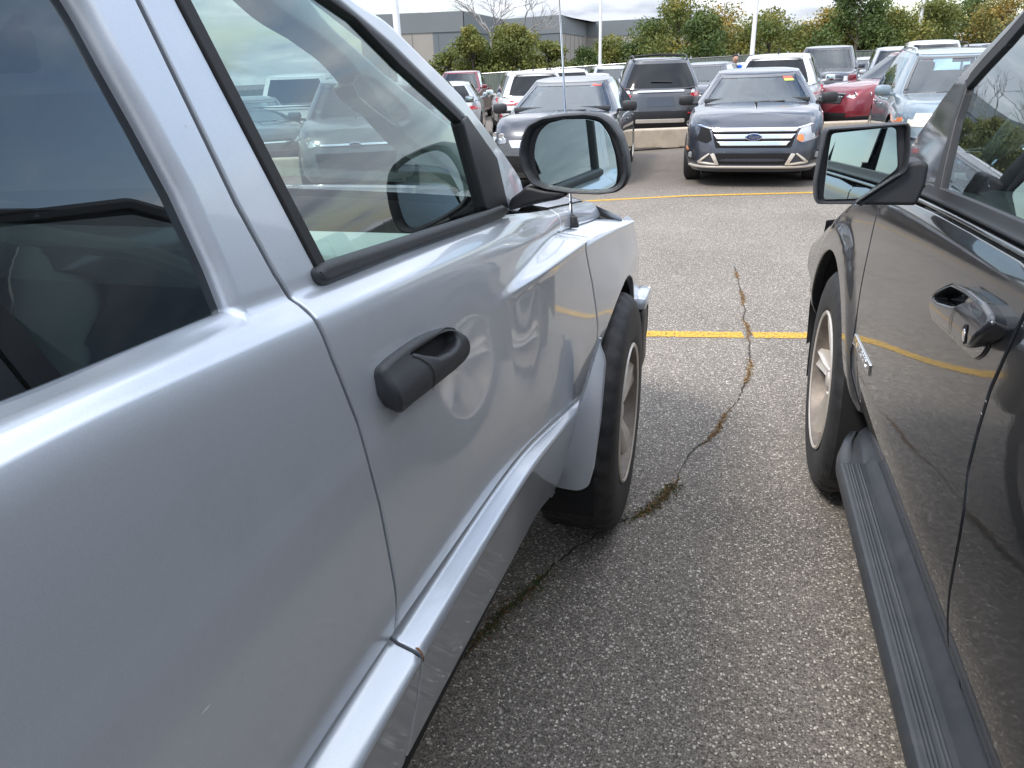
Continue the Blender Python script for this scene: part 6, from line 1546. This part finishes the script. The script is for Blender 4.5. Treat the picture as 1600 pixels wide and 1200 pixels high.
# ============================================================ trees
def leafmat(name, cols, sc=.55):
    m, nt = newmat(name); p = N(nt, 'ShaderNodeBsdfPrincipled'); t = N(nt, 'ShaderNodeTexCoord'); oi = N(nt, 'ShaderNodeObjectInfo')
    vm = nt.nodes.new('ShaderNodeVectorMath'); vm.operation = 'ADD'; nt.links.new(t.outputs['Object'], vm.inputs[0]); nt.links.new(oi.outputs['Location'], vm.inputs[1])
    n1 = N(nt, 'ShaderNodeTexNoise', i_Scale=sc, i_Detail=4.0, i_Roughness=0.7); nt.links.new(vm.outputs[0], n1.inputs['Vector'])
    k = len(cols); c = ramp(nt, n1.outputs[0], [(0.32+.36*i/(k-1), cl) for i, cl in enumerate(cols)]); 
    n2 = N(nt, 'ShaderNodeTexNoise', i_Scale=14.0, i_Detail=1.0); nt.links.new(vm.outputs[0], n2.inputs['Vector'])
    c = mix(nt, 1.0, c, ramp(nt, n2.outputs[0], [(0.3, 0.7), (0.7, 1.3)]), 'MULTIPLY')
    nt.links.new(c, p.inputs['Base Color']); p.inputs['Roughness'].default_value = .6
    tl = N(nt, 'ShaderNodeBsdfTranslucent'); nt.links.new(c, tl.inputs[0]); mx = N(nt, 'ShaderNodeMixShader'); mx.inputs[0].default_value = .35
    nt.links.new(p.outputs[0], mx.inputs[1]); nt.links.new(tl.outputs[0], mx.inputs[2]); out(nt, mx.outputs[0]); return m
LM = dict(green=leafmat('green leaves', [(0.05, 0.085, 0.02), (0.08, 0.125, 0.03), (0.15, 0.17, 0.04)]),
          olive=leafmat('olive leaves', [(0.09, 0.12, 0.025), (0.15, 0.17, 0.04), (0.26, 0.24, 0.05)]),
          mixed=leafmat('turning leaves', [(0.07, 0.12, 0.025), (0.11, 0.15, 0.035), (0.18, 0.19, 0.045), (0.36, 0.29, 0.06)]),
          autumn=leafmat('autumn leaves', [(0.11, 0.14, 0.035), (0.20, 0.19, 0.055), (0.38, 0.27, 0.06), (0.24, 0.16, 0.07)]))
bark = pbr('bark', (0.10, 0.085, 0.07), .95, var=.3, vscale=6, bump=1.0, bscale=20)
def limb(b, p0, p1, r0, r1, rnd, n=5, wob=.12):
    P_ = []; L = (p1-p0).length
    for i in range(n+1):
        t = i/n; q = p0.lerp(p1, t)+Vector((rnd.gauss(0, 1), rnd.gauss(0, 1), 0))*wob*L*.12*math.sin(t*math.pi); P_.append(q)
    b.tube(P_, [r0+(r1-r0)*i/n for i in range(n+1)], n=6); return P_
def tree(px, ptop, zc, width, mat, label, name='tree', seed=0, leaf=.20, cnt=5200, hollow=.0, low=.22, group='trees behind the fence', gappy=.0):
    rnd = random.Random(seed*77+3); p = CC+ray(px, ptop)*zc; z = ground_z(p.x, p.y); Ht = p.z-z
    r_ = empty(name, (p.x, p.y, z), 0, label, 'tree', group); b = MB()
    tr_ = limb(b, Vector((0, 0, 0)), Vector((rnd.uniform(-.3, .3), 0, Ht*.86)), .05+.022*Ht, .03, rnd, n=8)
    blobs = []
    nb_ = 22
    for i in range(nb_):
        h = low+(1-low)*((i+.5)/nb_); hh = Ht*h; env = math.sin(min(1, (h-low+.12)/(1-low+.12))**.75*math.pi)**.55 if h < .98 else .3
        a = rnd.uniform(0, 6.28); rr = width*.5*env*rnd.uniform(.35, 1.0); c_ = Vector((rr*math.cos(a), rr*math.sin(a), min(hh, Ht*.95)*rnd.uniform(.94, 1.0)))
        blobs.append((c_, width*.5*rnd.uniform(.34, .60)*(.6+.5*env)))
        limb(b, Vector((0, 0, min(c_.z*.8, Ht*.7)-.1*Ht*rnd.random())), c_, .02+.006*Ht, .012, rnd, n=4)
    b.build('trunk', bark, r_, local=True)
    V = []; F = []
    for i in range(cnt):
        c_, rb = blobs[rnd.randrange(nb_)]
        d = Vector((rnd.gauss(0, 1), rnd.gauss(0, 1), rnd.gauss(0, 1))).normalized(); q = c_+Vector((d.x, d.y, d.z*.75))*rb*(rnd.random()**.45)*rnd.uniform(.8, 1.12)
        if q.z < .15: continue
        s_ = leaf*rnd.uniform(.55, 1.25); nrm = (d*.6+Vector((rnd.gauss(0, 1), rnd.gauss(0, 1), rnd.gauss(0, 1)+.4))).normalized(); u = nrm.orthogonal().normalized(); u = Matrix.Rotation(rnd.uniform(0, 6.28), 3, nrm) @ u; v = nrm.cross(u)
        k = len(V); V += [q-u*s_*.5, q-v*s_*.28+nrm*s_*.06, q+u*s_*.5, q+v*s_*.28+nrm*s_*.06]; F.append([k, k+1, k+2, k+3])
    mk('crown', V, F, mat, r_, local=True, smooth=False); return r_
T = [(738, 42, 44, 2.9, 'olive', 'rounded olive green tree left in front of the warehouse', .10, 7000),
     (800, 40, 45, 3.6, 'olive', 'rounded olive green tree under the bare tree', .08, 8000),
     (858, 62, 47, 2.6, 'olive', 'low yellow green shrub right of the rounded trees', .0, 4500),
     (910, 78, 48, 2.4, 'green', 'low dark shrub beside the warehouse corner', .0, 3500),
     (955, 60, 50, 3.0, 'olive', 'yellowish young tree right of the thin light pole', .05, 4200),
     (1000, 62, 50, 3.4, 'green', 'low green tree below the warehouse roof edge', .05, 4500),
     (700, 78, 46, 2.6, 'olive', 'pale green shrub behind the red pickup', .0, 3500),
     (1062, -2, 45, 4.4, 'mixed', 'tall green tree with yellow tips right of the warehouse', .12, 8000),
     (1098, 20, 42, 3.0, 'green', 'dark green tree standing between the tall tree and the brown one', .05, 5500),
     (1140, 8, 47, 3.6, 'autumn', 'sparse brownish tree with sky showing through', .30, 2200),
     (1205, 18, 45, 3.8, 'mixed', 'yellow green tree right of the light pole behind the person', .12, 5200),
     (1250, 45, 47, 4.0, 'mixed', 'low green and brown tree where the sky dips lowest', .0, 5500),
     (1300, 12, 46, 3.6, 'autumn', 'tree with bright orange yellow leaves left of the tall dark tree', .12, 4800),
     (1350, -22, 43, 4.0, 'green', 'tall dark green tree rising out of the frame', .12, 7500),
     (1402, 14, 45, 3.8, 'mixed', 'olive green tree behind the tall silver suv', .05, 6000),
     (1460, 0, 44, 4.2, 'olive', 'bushy green tree right of the rightmost light pole', .05, 6500),
     (1522, -12, 47, 4.2, 'green', 'thin leaved green tree near the right pillar', .2, 3600),
     (1588, -8, 44, 4.4, 'autumn', 'yellow and brown tree at the right edge above the wagon', .1, 5000)]
for i, (px, pt, zc, w, m_, lab, low_, cn) in enumerate(T):
    tree(px, pt, zc, w*1.25, LM[m_], lab, seed=i+1, low=low_*.5, cnt=int(cn*1.5))
T2 = [(1030, 40, 'green', 'green tree filling the gap left of the tall yellow tipped tree'), (1120, 34, 'olive', 'olive tree in the second row behind the brown tree'), (1172, 40, 'green', 'green tree in the second row behind the light pole'), (1228, 52, 'olive', 'low olive tree in the second row under the open sky'), (1276, 44, 'green', 'green tree in the second row left of the orange one'), (1328, 24, 'mixed', 'yellow green tree in the second row left of the tall dark tree'), (1380, 26, 'olive', 'olive tree in the second row right of the tall dark tree'), (1432, 22, 'mixed', 'yellow green tree in the second row by the rightmost pole'), (1492, 18, 'mixed', 'yellowing tree in the second row above the wagon roof'), (1556, 14, 'olive', 'olive tree in the second row near the right edge'), (770, 66, 'green', 'dark green bush between the two rounded trees'), (832, 80, 'olive', 'olive bush low between the rounded trees and the yellow shrub')]
for i, (px, pt, m_, lab) in enumerate(T2): tree(px, pt, 52, 5.0 if px > 900 else 2.8, LM[m_], lab, seed=i+50, low=.02, cnt=6000 if px > 900 else 3500)
# bare tree
bt = CC+ray(781, 60)*50; bz_ = ground_z(bt.x, bt.y); r_ = empty('bare_tree', (bt.x, bt.y, bz_), 0, 'leafless grey tree with spreading branches above the rounded trees', 'tree'); b = MB(); rnd = random.Random(4)
def grow(p, d, L, r, dep):
    q = p+d*L; limb(b, p, q, r, r*.65, rnd, n=4, wob=.5)
    if dep == 0: return
    for _ in range(3 if dep > 1 else 3):
        nd = (d+Vector((rnd.gauss(0, .55), rnd.gauss(0, .4), rnd.gauss(.05, .25)))).normalized(); grow(p+d*L*rnd.uniform(.6, 1), nd, L*rnd.uniform(.55, .8), r*.58, dep-1)
grow(Vector((0, 0, 0)), Vector((0, 0, 1)), 3.6, .13, 5); b.build('trunk', pbr('pale bark', (0.30, 0.28, 0.27), .9, var=.2), r_, local=True)
# ============================================================ person in blue beyond the sedan
pp = CC+ray(1146, 88)*21.5; pz = ground_z(pp.x, pp.y)
per = empty('person', (pp.x, pp.y, pz), R(-70), 'person with short dark hair in a bright blue shirt bending beside the far cars', 'person')
def skin_body(name, nodes, edges, mat, parent, sub=2):
    me = bpy.data.meshes.new(name); me.from_pydata([n[0] for n in nodes], edges, []); o = bpy.data.objects.new(name, me); COL.objects.link(o)
    md = o.modifiers.new('s', 'SKIN'); 
    for i, n in enumerate(nodes):
        me.skin_vertices[0].data[i].radius = n[1] if isinstance(n[1], tuple) else (n[1], n[1])
    me.skin_vertices[0].data[0].use_root = True
    o.modifiers.new('d', 'SUBSURF').levels = sub
    bpy.context.view_layer.update(); ev = o.evaluated_get(bpy.context.evaluated_depsgraph_get()); nm = bpy.data.meshes.new_from_object(ev); bpy.data.objects.remove(o)
    nm.materials.clear(); nm.materials.append(mat); r = bpy.data.objects.new(name, nm); COL.objects.link(r); r.parent = parent
    nm.polygons.foreach_set('use_smooth', [True]*len(nm.polygons)); return r
skinm = pbr('skin', (0.42, 0.24, 0.17), .5); blue = pbr('blue shirt', (0.015, 0.13, 0.62), .8, var=.1); jean = pbr('dark trousers', (0.03, 0.035, 0.05), .85); hairm = pbr('dark hair', (0.02, 0.015, 0.012), .8, bump=.6)
Hs = 1.0
nodes = [((0, 0, .95), .15), ((.03, 0, 1.15), .135), ((.08, 0, 1.34), (.12, .17)), ((.13, 0, 1.47), .06), ((.17, 0, 1.55), .058), ((.20, 0, 1.63), (.088, .082)), ((.20, 0, 1.71), .07),
         ((.09, .19, 1.40), .058), ((.15, .25, 1.15), .046), ((.34, .20, 1.02), .034), ((.42, .18, 1.0), .03), ((.09, -.19, 1.40), .058), ((.12, -.25, 1.15), .046), ((.30, -.22, 1.0), .034), ((.38, -.20, .98), .03),
         ((0, .10, .88), .10), ((.02, .11, .50), .065), ((-.01, .11, .10), .045), ((.12, .12, .04), .04), ((0, -.10, .88), .10), ((.03, -.11, .50), .065), ((0, -.11, .10), .045), ((.13, -.12, .04), .04)]
edges = [(0, 1), (1, 2), (2, 3), (3, 4), (4, 5), (5, 6), (2, 7), (7, 8), (8, 9), (9, 10), (2, 11), (11, 12), (12, 13), (13, 14), (0, 15), (15, 16), (16, 17), (17, 18), (0, 19), (19, 20), (20, 21), (21, 22)]
skin_body('body', nodes, edges, skinm, per)
skin_body('shirt', [((0, 0, .92), (.165, .175)), ((.03, 0, 1.15), (.15, .16)), ((.08, 0, 1.34), (.135, .185)), ((.115, 0, 1.44), .085), ((.09, .19, 1.40), .075), ((.125, .235, 1.24), .066), ((.09, -.19, 1.40), .075), ((.11, -.235, 1.24), .066)], [(0, 1), (1, 2), (2, 3), (2, 4), (4, 5), (2, 6), (6, 7)], blue, per)
skin_body('trousers', [((0, 0, .93), .155), ((0, .10, .86), .115), ((.02, .11, .50), .08), ((-.01, .11, .10), .065), ((0, -.10, .86), .115), ((.03, -.11, .50), .08), ((0, -.11, .10), .065)], [(0, 1), (1, 2), (2, 3), (0, 4), (4, 5), (5, 6)], jean, per)
skin_body('hair', [((.16, 0, 1.64), (.085, .088)), ((.165, 0, 1.72), (.088, .082)), ((.20, 0, 1.755), .06)], [(0, 1), (1, 2)], hairm, per)
for s_ in (1, -1):
    for j in range(5):
        x0, y0, z0 = (.42, .18, 1.0) if s_ > 0 else (.38, -.20, .98)
        m_ = MB(); sp_ = (j-2)*.014 if j < 4 else -.03*s_; m_.tube([(x0, y0+sp_*.7, z0), (x0+.04, y0+sp_, z0-.012), (x0+.07-.01*abs(j-1.5), y0+sp_*1.2, z0-.035)], [.009, .008, .006], n=6); m_.build('finger' if j < 4 else 'thumb', skinm, per, local=True)
m_ = MB(); m_.tube([(.285, 0, 1.64), (.315, 0, 1.605)], [.010, .016], n=6); m_.build('nose', skinm, per, local=True)
for o in list(bpy.data.objects):
    if o.type == 'MESH' and len(o.data.materials) == 0: o.data.materials.append(M['black'])
